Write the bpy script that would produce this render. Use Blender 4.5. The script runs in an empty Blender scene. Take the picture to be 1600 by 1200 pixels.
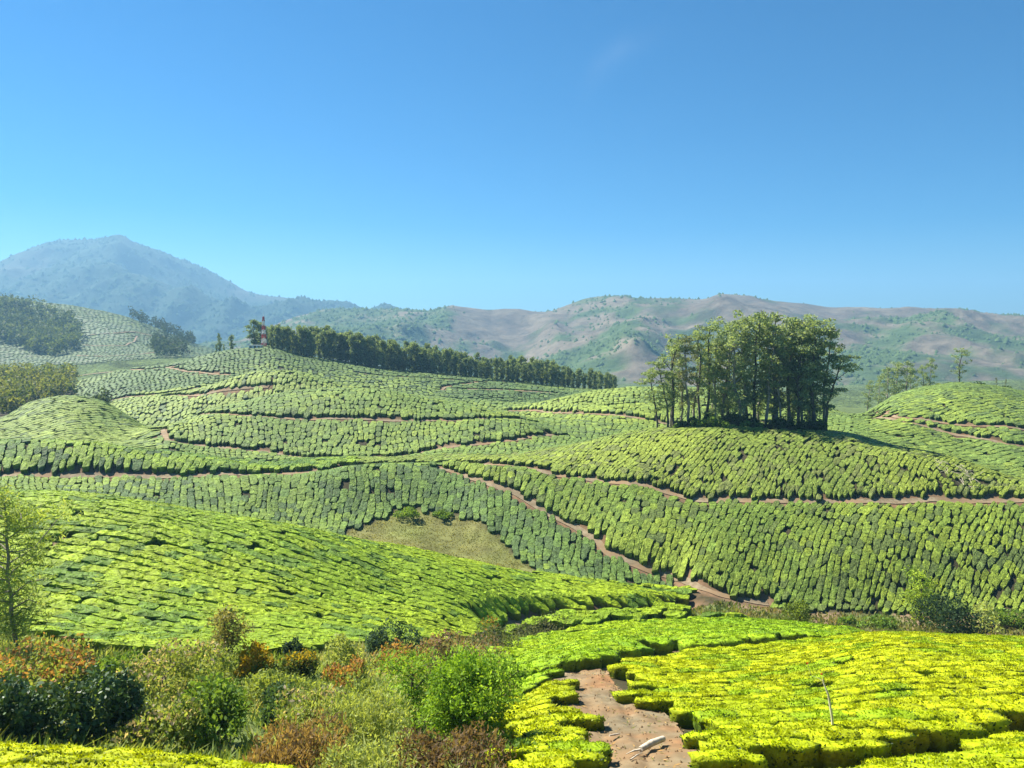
import bpy, math, random
import numpy as np
from mathutils import Vector

random.seed(7)
rng = np.random.default_rng(7)
sc = bpy.context.scene
COL = sc.collection
R = math.radians

# ------------------------------------------------------------------ camera
CZ = 150.0                      # height of the eye above the datum
FPX = 1208.0                    # focal length in pixels of a 1600 px wide picture
PITCH = math.atan2(80.0, FPX)   # looking slightly down
cam_data = bpy.data.cameras.new('camera')
cam_data.sensor_fit = 'HORIZONTAL'
cam_data.sensor_width = 36.0
cam_data.lens = 36.0 * FPX / 1600.0
cam_data.clip_start = 0.5
cam_data.clip_end = 40000.0
cam = bpy.data.objects.new('camera', cam_data)
COL.objects.link(cam)
cam.location = (0, 0, CZ)
cam.rotation_euler = (math.pi / 2 - PITCH, 0, 0)
sc.camera = cam

# ------------------------------------------------------------------ light
SUN_AZ = -58.0     # degrees from the view direction, negative to the left
SUN_EL = 48.0
SUN_STRENGTH = 5.0
SKY_STRENGTH = 0.05
EXPOSURE = 1.56
HAZE_DENSITY = 0.00026
HAZE_COLOR = (0.30, 0.60, 0.90, 1.0)
world = bpy.data.worlds.new('World')
sc.world = world
world.use_nodes = True
wn, wl = world.node_tree.nodes, world.node_tree.links
wn.clear()
w_out = wn.new('ShaderNodeOutputWorld')
w_bg = wn.new('ShaderNodeBackground')
w_bg.inputs['Strength'].default_value = SKY_STRENGTH
sky = wn.new('ShaderNodeTexSky')
sky.sky_type = 'NISHITA'
sky.sun_disc = False
sky.sun_elevation = R(SUN_EL)
sky.sun_rotation = R(SUN_AZ)
sky.altitude = 1500
sky.air_density = 1.0
sky.dust_density = 0.9
sky.ozone_density = 1.2
w_hsv = wn.new('ShaderNodeHueSaturation')
w_hsv.inputs['Saturation'].default_value = 2.0
w_hsv.inputs['Hue'].default_value = 0.492
w_hsv.inputs['Value'].default_value = 1.0
wl.new(sky.outputs[0], w_hsv.inputs['Color'])
w_mul = wn.new('ShaderNodeMix'); w_mul.data_type = 'RGBA'; w_mul.blend_type = 'MULTIPLY'
w_mul.inputs['Factor'].default_value = 1.0; w_mul.inputs['B'].default_value = (0.42, 0.68, 0.80, 1.0)
wl.new(w_hsv.outputs[0], w_mul.inputs['A'])
def sky_dir(u, v):
    xc, yc = (u - 800) / FPX, -(v - 600) / FPX
    return Vector((xc, math.cos(PITCH) + yc * math.sin(PITCH), -math.sin(PITCH) + yc * math.cos(PITCH))).normalized()
wc = sky_dir(962, 84); we1 = (sky_dir(1010, 48) - sky_dir(925, 112)).normalized(); we2 = we1.cross(wc).normalized()
w_tc = wn.new('ShaderNodeTexCoord')
def w_axis(e, off, scale):
    d_ = wn.new('ShaderNodeVectorMath'); d_.operation = 'DOT_PRODUCT'; d_.inputs[1].default_value = e
    wl.new(w_tc.outputs['Generated'], d_.inputs[0])
    m_ = wn.new('ShaderNodeMath'); m_.operation = 'MULTIPLY_ADD'; m_.inputs[1].default_value = scale; m_.inputs[2].default_value = -off * scale
    wl.new(d_.outputs['Value'], m_.inputs[0])
    return m_.outputs[0]
def w_math(op, a, b=None):
    m_ = wn.new('ShaderNodeMath'); m_.operation = op
    for k_, x_ in enumerate((a, b)):
        if x_ is None: continue
        if isinstance(x_, (int, float)): m_.inputs[k_].default_value = x_
        else: wl.new(x_, m_.inputs[k_])
    return m_.outputs[0]
wa = w_axis(we1, wc.dot(we1), 1 / 0.042); wb0 = w_axis(we2, wc.dot(we2), 1 / 0.013)
wb = w_math('ADD', wb0, w_math('MULTIPLY', w_math('MULTIPLY', wa, wa), 0.55))     # slightly bowed streak
w_nz = wn.new('ShaderNodeTexNoise'); w_nz.inputs['Scale'].default_value = 38.0; w_nz.inputs['Detail'].default_value = 5.0
wl.new(w_tc.outputs['Generated'], w_nz.inputs['Vector'])
w_r2 = w_math('ADD', w_math('MULTIPLY', wa, wa), w_math('MULTIPLY', wb, wb))
w_msk = w_math('MULTIPLY', w_math('EXPONENT', w_math('MULTIPLY', w_r2, -1.0)), w_math('MULTIPLY', w_nz.outputs['Fac'], 0.05))
w_cl = wn.new('ShaderNodeMix'); w_cl.data_type = 'RGBA'
wl.new(w_msk, w_cl.inputs['Factor']); wl.new(w_mul.outputs['Result'], w_cl.inputs['A']); w_cl.inputs['B'].default_value = (11, 11.5, 12, 1)
wl.new(w_cl.outputs['Result'], w_bg.inputs['Color'])
wl.new(w_bg.outputs[0], w_out.inputs['Surface'])

sun_data = bpy.data.lights.new('sun', 'SUN')
sun_data.energy = SUN_STRENGTH
sun_data.angle = R(0.5)
sun_data.color = (1.0, 0.955, 0.87)
sun = bpy.data.objects.new('sun', sun_data)
COL.objects.link(sun)
sun_dir = Vector((math.sin(R(SUN_AZ)) * math.cos(R(SUN_EL)), math.cos(R(SUN_AZ)) * math.cos(R(SUN_EL)), math.sin(R(SUN_EL))))
sun.rotation_euler = sun_dir.to_track_quat('Z', 'Y').to_euler()
sun.location = (0, 0, 400)

sc.view_settings.view_transform = 'Standard'
sc.view_settings.look = 'None'
sc.view_settings.exposure = EXPOSURE
sc.view_settings.gamma = 1.0
sc.view_settings.use_curve_mapping = False
sc.render.engine = 'CYCLES'
sc.cycles.use_denoising = True
sc.cycles.max_bounces = 6
sc.cycles.diffuse_bounces = 3
sc.cycles.transmission_bounces = 3
sc.cycles.volume_bounces = 0
sc.cycles.use_adaptive_sampling = True
sc.cycles.adaptive_threshold = 0.01
sc.cycles.volume_step_rate = 4.0

# ------------------------------------------------------------------ small tools
def tag(o, label=None, cat=None, group=None, kind=None):
    if label: o['label'] = label
    if cat: o['category'] = cat
    if group: o['group'] = group
    if kind: o['kind'] = kind
    return o

def empty(name, loc, rz=0.0, parent=None):
    o = bpy.data.objects.new(name, None)
    o.empty_display_size = 0.3
    COL.objects.link(o)
    o.location = loc
    o.rotation_euler = (0, 0, rz)
    if parent: o.parent = parent
    return o

def mesh_np(name, verts, quads=None, tris=None, cols=None, mats=(), qmat=None, tmat=None, smooth=True):
    """mesh from arrays; cols = per-vertex rgb"""
    me = bpy.data.meshes.new(name)
    verts = np.asarray(verts, dtype=np.float32)
    quads = np.zeros((0, 4), np.int32) if quads is None else np.asarray(quads, np.int32)
    tris = np.zeros((0, 3), np.int32) if tris is None else np.asarray(tris, np.int32)
    nq, nt = len(quads), len(tris)
    me.vertices.add(len(verts))
    me.vertices.foreach_set('co', verts.ravel())
    me.loops.add(nq * 4 + nt * 3)
    me.loops.foreach_set('vertex_index', np.concatenate([quads.ravel(), tris.ravel()]).astype(np.int32))
    me.polygons.add(nq + nt)
    ls = np.concatenate([np.arange(nq) * 4, nq * 4 + np.arange(nt) * 3]).astype(np.int32)
    me.polygons.foreach_set('loop_start', ls)
    me.polygons.foreach_set('loop_total', np.concatenate([np.full(nq, 4), np.full(nt, 3)]).astype(np.int32))
    me.polygons.foreach_set('use_smooth', np.full(nq + nt, smooth))
    for m in mats: me.materials.append(m)
    if qmat is not None or tmat is not None:
        a = np.zeros(nq, np.int32) if qmat is None else np.broadcast_to(qmat, nq)
        b = np.zeros(nt, np.int32) if tmat is None else np.broadcast_to(tmat, nt)
        me.polygons.foreach_set('material_index', np.concatenate([a, b]).astype(np.int32))
    if cols is not None:
        at = me.color_attributes.new('tint', 'FLOAT_COLOR', 'POINT')
        c4 = np.ones((len(verts), 4), np.float32)
        c4[:, :3] = cols
        at.data.foreach_set('color', c4.ravel())
    me.update(calc_edges=True)
    return me

def obj(name, me, parent=None, loc=(0, 0, 0)):
    o = bpy.data.objects.new(name, me)
    COL.objects.link(o)
    o.location = loc
    if parent: o.parent = parent
    return o

def _hash(ix, iy, seed):
    h = (ix.astype(np.int64) * 374761393 + iy.astype(np.int64) * 668265263 + seed * 974711) & 0xffffffff
    h = ((h ^ (h >> 13)) * 1274126177) & 0xffffffff
    h = (h ^ (h >> 16)) & 0xffffff
    return h / float(0xffffff)

def vn(x, y, seed=0):
    """value noise in 0..1"""
    x = np.asarray(x, float); y = np.asarray(y, float)
    ix, iy = np.floor(x), np.floor(y)
    fx, fy = x - ix, y - iy
    fx = fx * fx * (3 - 2 * fx); fy = fy * fy * (3 - 2 * fy)
    a = _hash(ix, iy, seed); b = _hash(ix + 1, iy, seed)
    c = _hash(ix, iy + 1, seed); d = _hash(ix + 1, iy + 1, seed)
    return (a * (1 - fx) + b * fx) * (1 - fy) + (c * (1 - fx) + d * fx) * fy

def fbm(x, y, seed=0, octv=4, gain=0.5):
    s, amp, tot = 0.0, 1.0, 0.0
    for k in range(octv):
        s = s + amp * vn(x * 2 ** k + 17.3 * k, y * 2 ** k - 9.1 * k, seed + k)
        tot += amp; amp *= gain
    return s / tot

def pchip(xk, yk, x):
    """monotone cubic; xk rising 1-D, constant outside"""
    xk = np.asarray(xk, float); yk = np.asarray(yk, float)
    x = np.clip(x, xk[0], xk[-1])
    h = np.diff(xk); dl = np.diff(yk) / h
    m = np.zeros_like(yk)
    if len(xk) > 2:
        w1 = 2 * h[1:] + h[:-1]; w2 = h[1:] + 2 * h[:-1]
        ok = dl[:-1] * dl[1:] > 0
        with np.errstate(divide='ignore', invalid='ignore'):
            mm = (w1 + w2) / (w1 / dl[:-1] + w2 / dl[1:])
        m[1:-1] = np.where(ok, mm, 0)
    m[0], m[-1] = dl[0], dl[-1]
    i = np.clip(np.searchsorted(xk, x, 'right') - 1, 0, len(h) - 1)
    t = (x - xk[i]) / h[i]
    t2, t3 = t * t, t * t * t
    return ((2*t3 - 3*t2 + 1) * yk[i] + (t3 - 2*t2 + t) * h[i] * m[i] + (-2*t3 + 3*t2) * yk[i+1] + (t3 - t2) * h[i] * m[i+1])

CP, SP = math.cos(PITCH), math.sin(PITCH)
def uv_to_qs(u, v):
    xc = (np.asarray(u, float) - 800) / FPX; yc = -(np.asarray(v, float) - 600) / FPX
    Y = CP + yc * SP
    return xc / Y, (-SP + yc * CP) / Y

def xyz_to_uv(x, y, z):
    z = z - CZ
    fwd = y * CP - z * SP
    upc = y * SP + z * CP
    return 800 + FPX * x / fwd, 600 - FPX * upc / fwd

def in_poly(u, v, poly):
    u = np.asarray(u); v = np.asarray(v)
    ins = np.zeros(u.shape, bool)
    n = len(poly)
    for i in range(n):
        x0, y0 = poly[i]; x1, y1 = poly[(i + 1) % n]
        c = ((y0 > v) != (y1 > v))
        xi = (x1 - x0) * (v - y0) / ((y1 - y0) if y1 != y0 else 1e-9) + x0
        ins ^= c & (u < xi)
    return ins

# ------------------------------------------------------------------ materials
def nt(m):
    m.use_nodes = True
    t = m.node_tree
    t.nodes.clear()
    return t.nodes, t.links

def mat_leafy(name, noise_scale=7.0, dark=0.55, light=1.25, bump=0.5, transl=0.0, rough=0.6, spec=0.25, bdist=0.08):
    """foliage: 'tint' attribute times leaf-sized mottling"""
    m = bpy.data.materials.new(name)
    n, l = nt(m)
    out = n.new('ShaderNodeOutputMaterial')
    at = n.new('ShaderNodeAttribute'); at.attribute_name = 'tint'
    tc = n.new('ShaderNodeTexCoord')
    nz = n.new('ShaderNodeTexNoise'); nz.inputs['Scale'].default_value = noise_scale
    nz.inputs['Detail'].default_value = 4; nz.inputs['Roughness'].default_value = 0.75
    l.new(tc.outputs['Object'], nz.inputs['Vector'])
    mr = n.new('ShaderNodeMapRange')
    mr.inputs['From Min'].default_value = 0.3; mr.inputs['From Max'].default_value = 0.7
    mr.inputs['To Min'].default_value = dark; mr.inputs['To Max'].default_value = light
    l.new(nz.outputs['Fac'], mr.inputs['Value'])
    mx = n.new('ShaderNodeVectorMath'); mx.operation = 'SCALE'
    l.new(at.outputs['Color'], mx.inputs[0]); l.new(mr.outputs[0], mx.inputs['Scale'])
    bs = n.new('ShaderNodeBsdfPrincipled')
    bs.inputs['Roughness'].default_value = rough
    bs.inputs['Specular IOR Level'].default_value = spec
    l.new(mx.outputs[0], bs.inputs['Base Color'])
    if bump:
        bp = n.new('ShaderNodeBump'); bp.inputs['Strength'].default_value = bump; bp.inputs['Distance'].default_value = bdist
        l.new(nz.outputs['Fac'], bp.inputs['Height']); l.new(bp.outputs[0], bs.inputs['Normal'])
    if transl > 0:
        tr = n.new('ShaderNodeBsdfTranslucent')
        tm = n.new('ShaderNodeVectorMath'); tm.operation = 'MULTIPLY'
        tm.inputs[1].default_value = (1.35, 1.25, 0.5)
        l.new(mx.outputs[0], tm.inputs[0]); l.new(tm.outputs[0], tr.inputs['Color'])
        ms = n.new('ShaderNodeMixShader'); ms.inputs[0].default_value = transl
        l.new(bs.outputs[0], ms.inputs[1]); l.new(tr.outputs[0], ms.inputs[2])
        l.new(ms.outputs[0], out.inputs[0])
    else:
        l.new(bs.outputs[0], out.inputs[0])
    return m

def mat_noise(name, c1, c2, scale, c3=None, scale2=None, rough=0.9, bump=0.3, bdist=0.1, use_tint=False):
    m = bpy.data.materials.new(name)
    n, l = nt(m)
    out = n.new('ShaderNodeOutputMaterial')
    tc = n.new('ShaderNodeTexCoord')
    nz = n.new('ShaderNodeTexNoise'); nz.inputs['Scale'].default_value = scale
    nz.inputs['Detail'].default_value = 6; nz.inputs['Roughness'].default_value = 0.65
    l.new(tc.outputs['Object'], nz.inputs['Vector'])
    rp = n.new('ShaderNodeValToRGB')
    rp.color_ramp.elements[0].position = 0.35; rp.color_ramp.elements[1].position = 0.65
    rp.color_ramp.elements[0].color = (*c1, 1); rp.color_ramp.elements[1].color = (*c2, 1)
    l.new(nz.outputs['Fac'], rp.inputs[0])
    colr = rp.outputs[0]
    if c3 is not None:
        n2 = n.new('ShaderNodeTexNoise'); n2.inputs['Scale'].default_value = scale2
        n2.inputs['Detail'].default_value = 5
        l.new(tc.outputs['Object'], n2.inputs['Vector'])
        r2 = n.new('ShaderNodeMapRange'); r2.inputs['From Min'].default_value = 0.45; r2.inputs['From Max'].default_value = 0.6
        l.new(n2.outputs['Fac'], r2.inputs['Value'])
        mx = n.new('ShaderNodeMix'); mx.data_type = 'RGBA'
        l.new(r2.outputs[0], mx.inputs['Factor']); l.new(colr, mx.inputs['A']); mx.inputs['B'].default_value = (*c3, 1)
        colr = mx.outputs['Result']
    if use_tint:
        at = n.new('ShaderNodeAttribute'); at.attribute_name = 'tint'
        mm = n.new('ShaderNodeMix'); mm.data_type = 'RGBA'; mm.blend_type = 'MULTIPLY'
        mm.inputs['Factor'].default_value = 1.0
        l.new(colr, mm.inputs['A']); l.new(at.outputs['Color'], mm.inputs['B'])
        colr = mm.outputs['Result']
    bs = n.new('ShaderNodeBsdfPrincipled')
    bs.inputs['Roughness'].default_value = rough; bs.inputs['Specular IOR Level'].default_value = 0.15
    l.new(colr, bs.inputs['Base Color'])
    if bump:
        bp = n.new('ShaderNodeBump'); bp.inputs['Strength'].default_value = bump; bp.inputs['Distance'].default_value = bdist
        l.new(nz.outputs['Fac'], bp.inputs['Height']); l.new(bp.outputs[0], bs.inputs['Normal'])
    l.new(bs.outputs[0], out.inputs[0])
    return m

M_BUSH = mat_leafy('tea_foliage', 5.0, 0.50, 1.35, 1.0, spec=0.1)
M_BUSHMID = mat_leafy('tea_foliage_far', 2.4, 0.48, 1.38, 1.0, spec=0.1, bdist=0.22)
M_LEAF = mat_leafy('tea_leaf', 3.0, 0.8, 1.15, 0.0, transl=0.42, rough=0.5, spec=0.2)
M_TLEAF = mat_leafy('tree_leaf', 0.9, 0.7, 1.25, 0.0, transl=0.46, rough=0.6, spec=0.1)
M_GLOSS = mat_leafy('glossy_leaf', 2.0, 0.7, 1.25, 0.0, transl=0.2, rough=0.5, spec=0.3)
M_FAR = mat_leafy('far_canopy', 0.15, 0.6, 1.4, 0.0, rough=0.9, spec=0.0)
M_GROUND = mat_noise('soil_and_grass', (0.75, 0.75, 0.75), (1.2, 1.2, 1.2), 0.9, rough=0.95, bump=0.5, use_tint=True)
def mat_fartea():
    m = bpy.data.materials.new('far_tea_slope')
    n, l = nt(m)
    out = n.new('ShaderNodeOutputMaterial'); bs = n.new('ShaderNodeBsdfPrincipled')
    bs.inputs['Roughness'].default_value = 0.95; bs.inputs['Specular IOR Level'].default_value = 0.05
    at_ = n.new('ShaderNodeAttribute'); at_.attribute_name = 'tint'
    tc = n.new('ShaderNodeTexCoord')
    vo = n.new('ShaderNodeTexVoronoi'); vo.feature = 'DISTANCE_TO_EDGE'; vo.inputs['Scale'].default_value = 0.28
    nz = n.new('ShaderNodeTexNoise'); nz.inputs['Scale'].default_value = 0.09; nz.inputs['Detail'].default_value = 6
    l.new(tc.outputs['Object'], vo.inputs['Vector']); l.new(tc.outputs['Object'], nz.inputs['Vector'])
    mr = n.new('ShaderNodeMapRange'); mr.inputs['From Max'].default_value = 0.12; mr.inputs['To Min'].default_value = 0.35
    l.new(vo.outputs['Distance'], mr.inputs['Value'])
    m2 = n.new('ShaderNodeMapRange'); m2.inputs['From Min'].default_value = 0.3; m2.inputs['From Max'].default_value = 0.7; m2.inputs['To Min'].default_value = 0.6; m2.inputs['To Max'].default_value = 1.35
    l.new(nz.outputs['Fac'], m2.inputs['Value'])
    mu = n.new('ShaderNodeMath'); mu.operation = 'MULTIPLY'; l.new(mr.outputs[0], mu.inputs[0]); l.new(m2.outputs[0], mu.inputs[1])
    sc__ = n.new('ShaderNodeVectorMath'); sc__.operation = 'SCALE'
    l.new(at_.outputs['Color'], sc__.inputs[0]); l.new(mu.outputs[0], sc__.inputs['Scale'])
    l.new(sc__.outputs[0], bs.inputs['Base Color'])
    bp = n.new('ShaderNodeBump'); bp.inputs['Strength'].default_value = 0.8; bp.inputs['Distance'].default_value = 1.0
    l.new(mr.outputs[0], bp.inputs['Height']); l.new(bp.outputs[0], bs.inputs['Normal'])
    l.new(bs.outputs[0], out.inputs[0])
    return m
M_FARTEA = mat_fartea()
M_PATH = mat_noise('dry_earth', (0.165, 0.122, 0.070), (0.27, 0.212, 0.132), 1.6, (0.23, 0.152, 0.082), 0.35, bump=0.5, bdist=0.06, use_tint=True)
M_BARK = mat_noise('bark', (0.055, 0.045, 0.035), (0.13, 0.11, 0.085), 3.0, bump=0.4)
M_PALEBARK = mat_noise('pale_bark', (0.14, 0.12, 0.095), (0.36, 0.31, 0.25), 1.2, bump=0.3)
M_PALEWOOD = mat_noise('bleached_wood', (0.50, 0.44, 0.28), (0.72, 0.66, 0.46), 3.0, bump=0.1)
M_DEADWOOD = mat_noise('dead_wood', (0.38, 0.31, 0.22), (0.62, 0.54, 0.42), 4.0, bump=0.3)

# ------------------------------------------------------------------ the lie of the land
# each layer: (u, v, distance) of points on the ground, near to far; u,v in pixels of the 1600 x 1200 frame
def lay(d, *uv): return [(u, v, d) for u, v in uv]
LAYERS = [
 [(-400, 2130, 3.4), (2000, 2130, 3.4)],
 [(-400, 1420, 9), (2000, 1405, 9)],
 [(-400, 1208, 15.3), (0, 1210, 15.5), (200, 1218, 15.5), (300, 1228, 15.6), (450, 1238, 16), (800, 1215, 17), (1600, 1205, 17), (2000, 1205, 17)],
 [(-400, 1110, 25), (0, 1110, 25), (400, 1112, 25), (700, 1110, 26), (800, 1100, 29), (870, 1070, 31), (930, 1052, 33), (1000, 1034, 37), (1050, 1026, 40), (1200, 1014, 42), (1400, 1005, 42), (1600, 1010, 42), (2000, 1015, 42)],
 [(-400, 1010, 34), (0, 1015, 34), (400, 1020, 36), (600, 1022, 39), (700, 1025, 43), (800, 1018, 50), (900, 993, 56), (1000, 982, 58), (1100, 980, 58), (1200, 984, 57), (1300, 994, 56), (1400, 1008, 56), (1600, 1020, 56), (2000, 1030, 56)],
 [(-400, 980, 39), (0, 985, 39), (200, 995, 40), (400, 1003, 41), (600, 1003, 45), (700, 1000, 50), (800, 990, 57), (900, 975, 62), (1000, 970, 65), (1100, 973, 65), (1200, 976, 68), (1300, 983, 69), (1400, 985, 70), (1600, 988, 70), (2000, 1000, 72)],
 [(-400, 930, 44), (0, 938, 44), (200, 945, 45), (400, 955, 47), (600, 960, 52), (700, 955, 56), (800, 955, 62), (900, 950, 67), (1000, 945, 71), (1050, 942, 74), (1100, 940, 77), (1200, 948, 78), (1400, 955, 79), (1600, 955, 79), (2000, 960, 80)],
 [(-400, 770, 63), (0, 774, 64), (100, 777, 64.5), (200, 787, 65), (300, 802, 66), (400, 819, 67), (500, 839, 68), (600, 859, 70), (700, 880, 72), (800, 900, 75), (900, 914, 77), (1000, 928, 79), (1050, 935, 79.5), (1100, 915, 80.5), (1200, 905, 81.5), (1400, 895, 83), (1600, 895, 84), (2000, 900, 85)],
 [(-400, 790, 76), (0, 800, 76), (200, 815, 76), (400, 840, 78), (500, 850, 81), (600, 850, 85), (700, 872, 84), (800, 893, 82), (900, 905, 81), (1000, 915, 82), (1050, 920, 82), (1100, 890, 82.5), (1200, 875, 84), (1400, 868, 85), (1600, 868, 86), (2000, 868, 87)],
 [(-400, 755, 87), (0, 765, 88), (200, 785, 89), (400, 812, 90), (500, 822, 91), (600, 806, 94), (700, 800, 95.5), (760, 810, 93.5), (800, 835, 91), (900, 845, 89), (1000, 835, 88.5), (1100, 832, 88), (1200, 828, 88.5), (1400, 826, 89), (1600, 826, 90), (2000, 826, 92)],
 [(-400, 738, 96), (0, 741, 97), (200, 741, 98), (400, 739, 101), (480, 736, 102), (560, 725, 104), (600, 724, 105), (700, 722, 106), (780, 724, 104), (830, 731, 102), (900, 744, 99.5), (960, 751, 98), (1010, 758, 97), (1050, 769, 96), (1090, 779, 95), (1150, 780, 95), (1600, 780, 96), (2000, 785, 97)],
 [(-400, 690, 102), (0, 688, 103), (100, 687, 103), (200, 698, 103.5), (300, 713, 104.5), (400, 729, 105.5), (480, 731, 107), (560, 722, 109), (600, 720, 110), (700, 719, 111), (800, 716, 111), (900, 708, 110), (1000, 698, 109), (1100, 692, 108), (1200, 690, 108), (1400, 705, 106), (1600, 752, 101), (2000, 770, 101)],
 [(-400, 700, 110), (0, 697, 110), (200, 707, 110), (300, 718, 111), (400, 726, 112), (500, 719, 113), (600, 718, 114), (700, 717, 115), (800, 718, 115), (850, 707, 116), (900, 697, 116), (950, 682, 117), (1000, 671, 118), (1050, 666, 118), (1150, 662, 118), (1250, 667, 117.5), (1300, 672, 116.5), (1400, 695, 112.5), (1500, 720, 108), (1600, 751, 104), (2000, 775, 104)],
 [(-400, 700, 122), (0, 697, 122), (200, 698, 122), (260, 690, 121), (300, 702, 121), (400, 710, 121), (500, 716, 121), (600, 716, 121.5), (700, 706, 122), (800, 702, 123), (900, 700, 125), (1000, 682, 131), (1200, 680, 132), (1300, 682, 130), (1400, 702, 125), (1500, 727, 121), (1600, 752, 117), (2000, 770, 117)],
 [(-400, 690, 137), (0, 668, 137), (50, 655, 138), (100, 650, 138), (200, 676, 137), (260, 670, 133), (300, 664, 134), (320, 652, 135.5), (400, 650, 136), (700, 657, 137), (800, 659, 138), (900, 675, 141), (1000, 668, 146), (1200, 668, 146), (1400, 668, 142), (1500, 683, 138), (1600, 700, 133), (2000, 740, 133)],
 lay(152, (-400, 690), (0, 655), (50, 627), (100, 619), (150, 623), (200, 650), (240, 672), (280, 660), (320, 645), (350, 635), (400, 622), (450, 613), (500, 609), (550, 607), (600, 609), (650, 615), (700, 627), (750, 638), (800, 648), (830, 657), (870, 662), (900, 658), (1000, 648), (1100, 650), (1300, 657), (1350, 660), (1400, 642), (1500, 634), (1600, 645), (1750, 670), (2000, 700)),
 lay(165, (-400, 680), (0, 672), (100, 665), (200, 668), (260, 672), (300, 658), (400, 652), (500, 642), (600, 642), (700, 648), (800, 655), (830, 657), (870, 650), (900, 640), (1000, 628), (1100, 632), (1300, 650), (1350, 652), (1400, 628), (1450, 616), (1490, 611), (1550, 617), (1600, 628), (1750, 650), (2000, 680)),
 lay(185, (-400, 660), (0, 650), (100, 650), (150, 650), (200, 640), (260, 625), (320, 610), (350, 596), (400, 582), (430, 578), (470, 581), (510, 592), (550, 604), (600, 616), (700, 632), (780, 645), (800, 643), (850, 627), (900, 616), (950, 609), (1000, 605), (1100, 606), (1200, 614), (1300, 640), (1340, 652), (1360, 640), (1400, 616), (1450, 602), (1490, 598), (1550, 604), (1600, 614), (1750, 635), (2000, 660)),
 lay(206, (-400, 650), (0, 650), (100, 650), (200, 618), (260, 612), (320, 604), (430, 600), (550, 611), (600, 614), (700, 622), (800, 629), (900, 636), (1000, 636), (1200, 648), (1340, 662), (1400, 652), (1500, 642), (1600, 652), (2000, 660)),
 lay(240, (-400, 600), (0, 622), (60, 628), (110, 630), (150, 612), (200, 596), (260, 585), (300, 577), (350, 565), (420, 564), (500, 579), (600, 590), (700, 598), (800, 606), (900, 616), (1000, 622), (1100, 632), (1400, 648), (1600, 652), (2000, 655)),
 lay(280, (-400, 590), (0, 602), (60, 604), (110, 600), (150, 590), (200, 578), (260, 570), (300, 560), (350, 547), (380, 543), (420, 540), (450, 548), (500, 559), (600, 575), (700, 585), (800, 595), (900, 607), (950, 612), (1000, 618), (1200, 628), (1600, 645), (2000, 650)),
 lay(340, (-400, 600), (0, 612), (100, 605), (200, 592), (300, 578), (400, 565), (500, 580), (600, 592), (800, 612), (1000, 630), (1300, 645), (1600, 650), (2000, 655)),
 lay(480, (-400, 560), (0, 572), (100, 570), (200, 560), (260, 556), (300, 556), (400, 562), (500, 580), (800, 610), (1000, 620), (1300, 627), (1600, 622), (2000, 620)),
 lay(600, (-400, 510), (0, 526), (100, 530), (150, 530), (200, 532), (250, 538), (300, 549), (400, 570), (600, 600), (1000, 615), (1340, 612), (1600, 600), (2000, 600)),
 lay(720, (-400, 450), (0, 466), (100, 474), (150, 483), (200, 495), (250, 514), (300, 537), (350, 552), (400, 562), (600, 595), (1000, 608), (1600, 600), (2000, 600)),
 lay(880, (-400, 520), (0, 530), (300, 560), (500, 590), (900, 604), (1340, 602), (1600, 595), (2000, 595)),
 lay(1200, (-400, 600), (2000, 600)),
]
def ND(d):
    """rough distance of a layer from its nominal rank distance"""
    return float(np.interp(d, [0, 64, 78, 100, 108, 128, 140, 150, 156, 180, 205, 228, 258, 292, 335, 385, 460, 620, 780, 950, 1300, 1700],
                           [0, 64, 78, 89, 95, 104.5, 111, 117.5, 122, 137, 152, 165, 185, 206, 240, 280, 340, 480, 600, 720, 880, 1200]))
Q0, Q1, NQ = -1.0, 1.0, 321
L0, L1_, NL = math.log(4.0), math.log(1190.0), 450
QG = np.linspace(Q0, Q1, NQ)
LG = np.linspace(L0, L1_, NL)

def build_surface(layers, qg, lg):
    ks, kl = [], []
    for ly in layers:
        a = np.array(ly, float)
        q, s = uv_to_qs(a[:, 0], a[:, 1])
        o = np.argsort(q)
        ks.append(pchip(q[o], s[o], qg)); kl.append(pchip(q[o], np.log(a[o, 2]), qg))
    ks, kl = np.array(ks), np.array(kl)
    for k in range(1, len(kl)):
        kl[k] = np.maximum(kl[k], kl[k - 1] + 0.018)
    S = np.zeros((len(qg), len(lg))); LAM = np.zeros_like(S)
    idx = np.arange(len(layers), dtype=float)
    for i in range(len(qg)):
        S[i] = pchip(kl[:, i], ks[:, i], lg)
        LAM[i] = np.interp(lg, kl[:, i], idx)
    return S, LAM

S_G, LAM_G = build_surface(LAYERS, QG, LG)
def smooth(a, n):
    for _ in range(n):
        b = a.copy()
        b[1:-1] = 0.25 * a[:-2] + 0.5 * a[1:-1] + 0.25 * a[2:]
        a = b.copy()
        a[:, 1:-1] = 0.25 * b[:, :-2] + 0.5 * b[:, 1:-1] + 0.25 * b[:, 2:]
    return a
S_G = smooth(S_G, 3)
D_G = np.exp(LG)[None, :].repeat(NQ, 0)
X_G = QG[:, None] * D_G
Z_G = CZ + S_G * D_G
Z_G += (fbm(X_G / 9, D_G / 9, 3, 3) - 0.5) * np.clip(0.012 * D_G, 0.1, 1.0)
Z_G += (fbm(X_G / 70, D_G / 70, 5, 3) - 0.5) * np.clip(0.02 * (D_G - 200), 0.0, 9.0)

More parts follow.
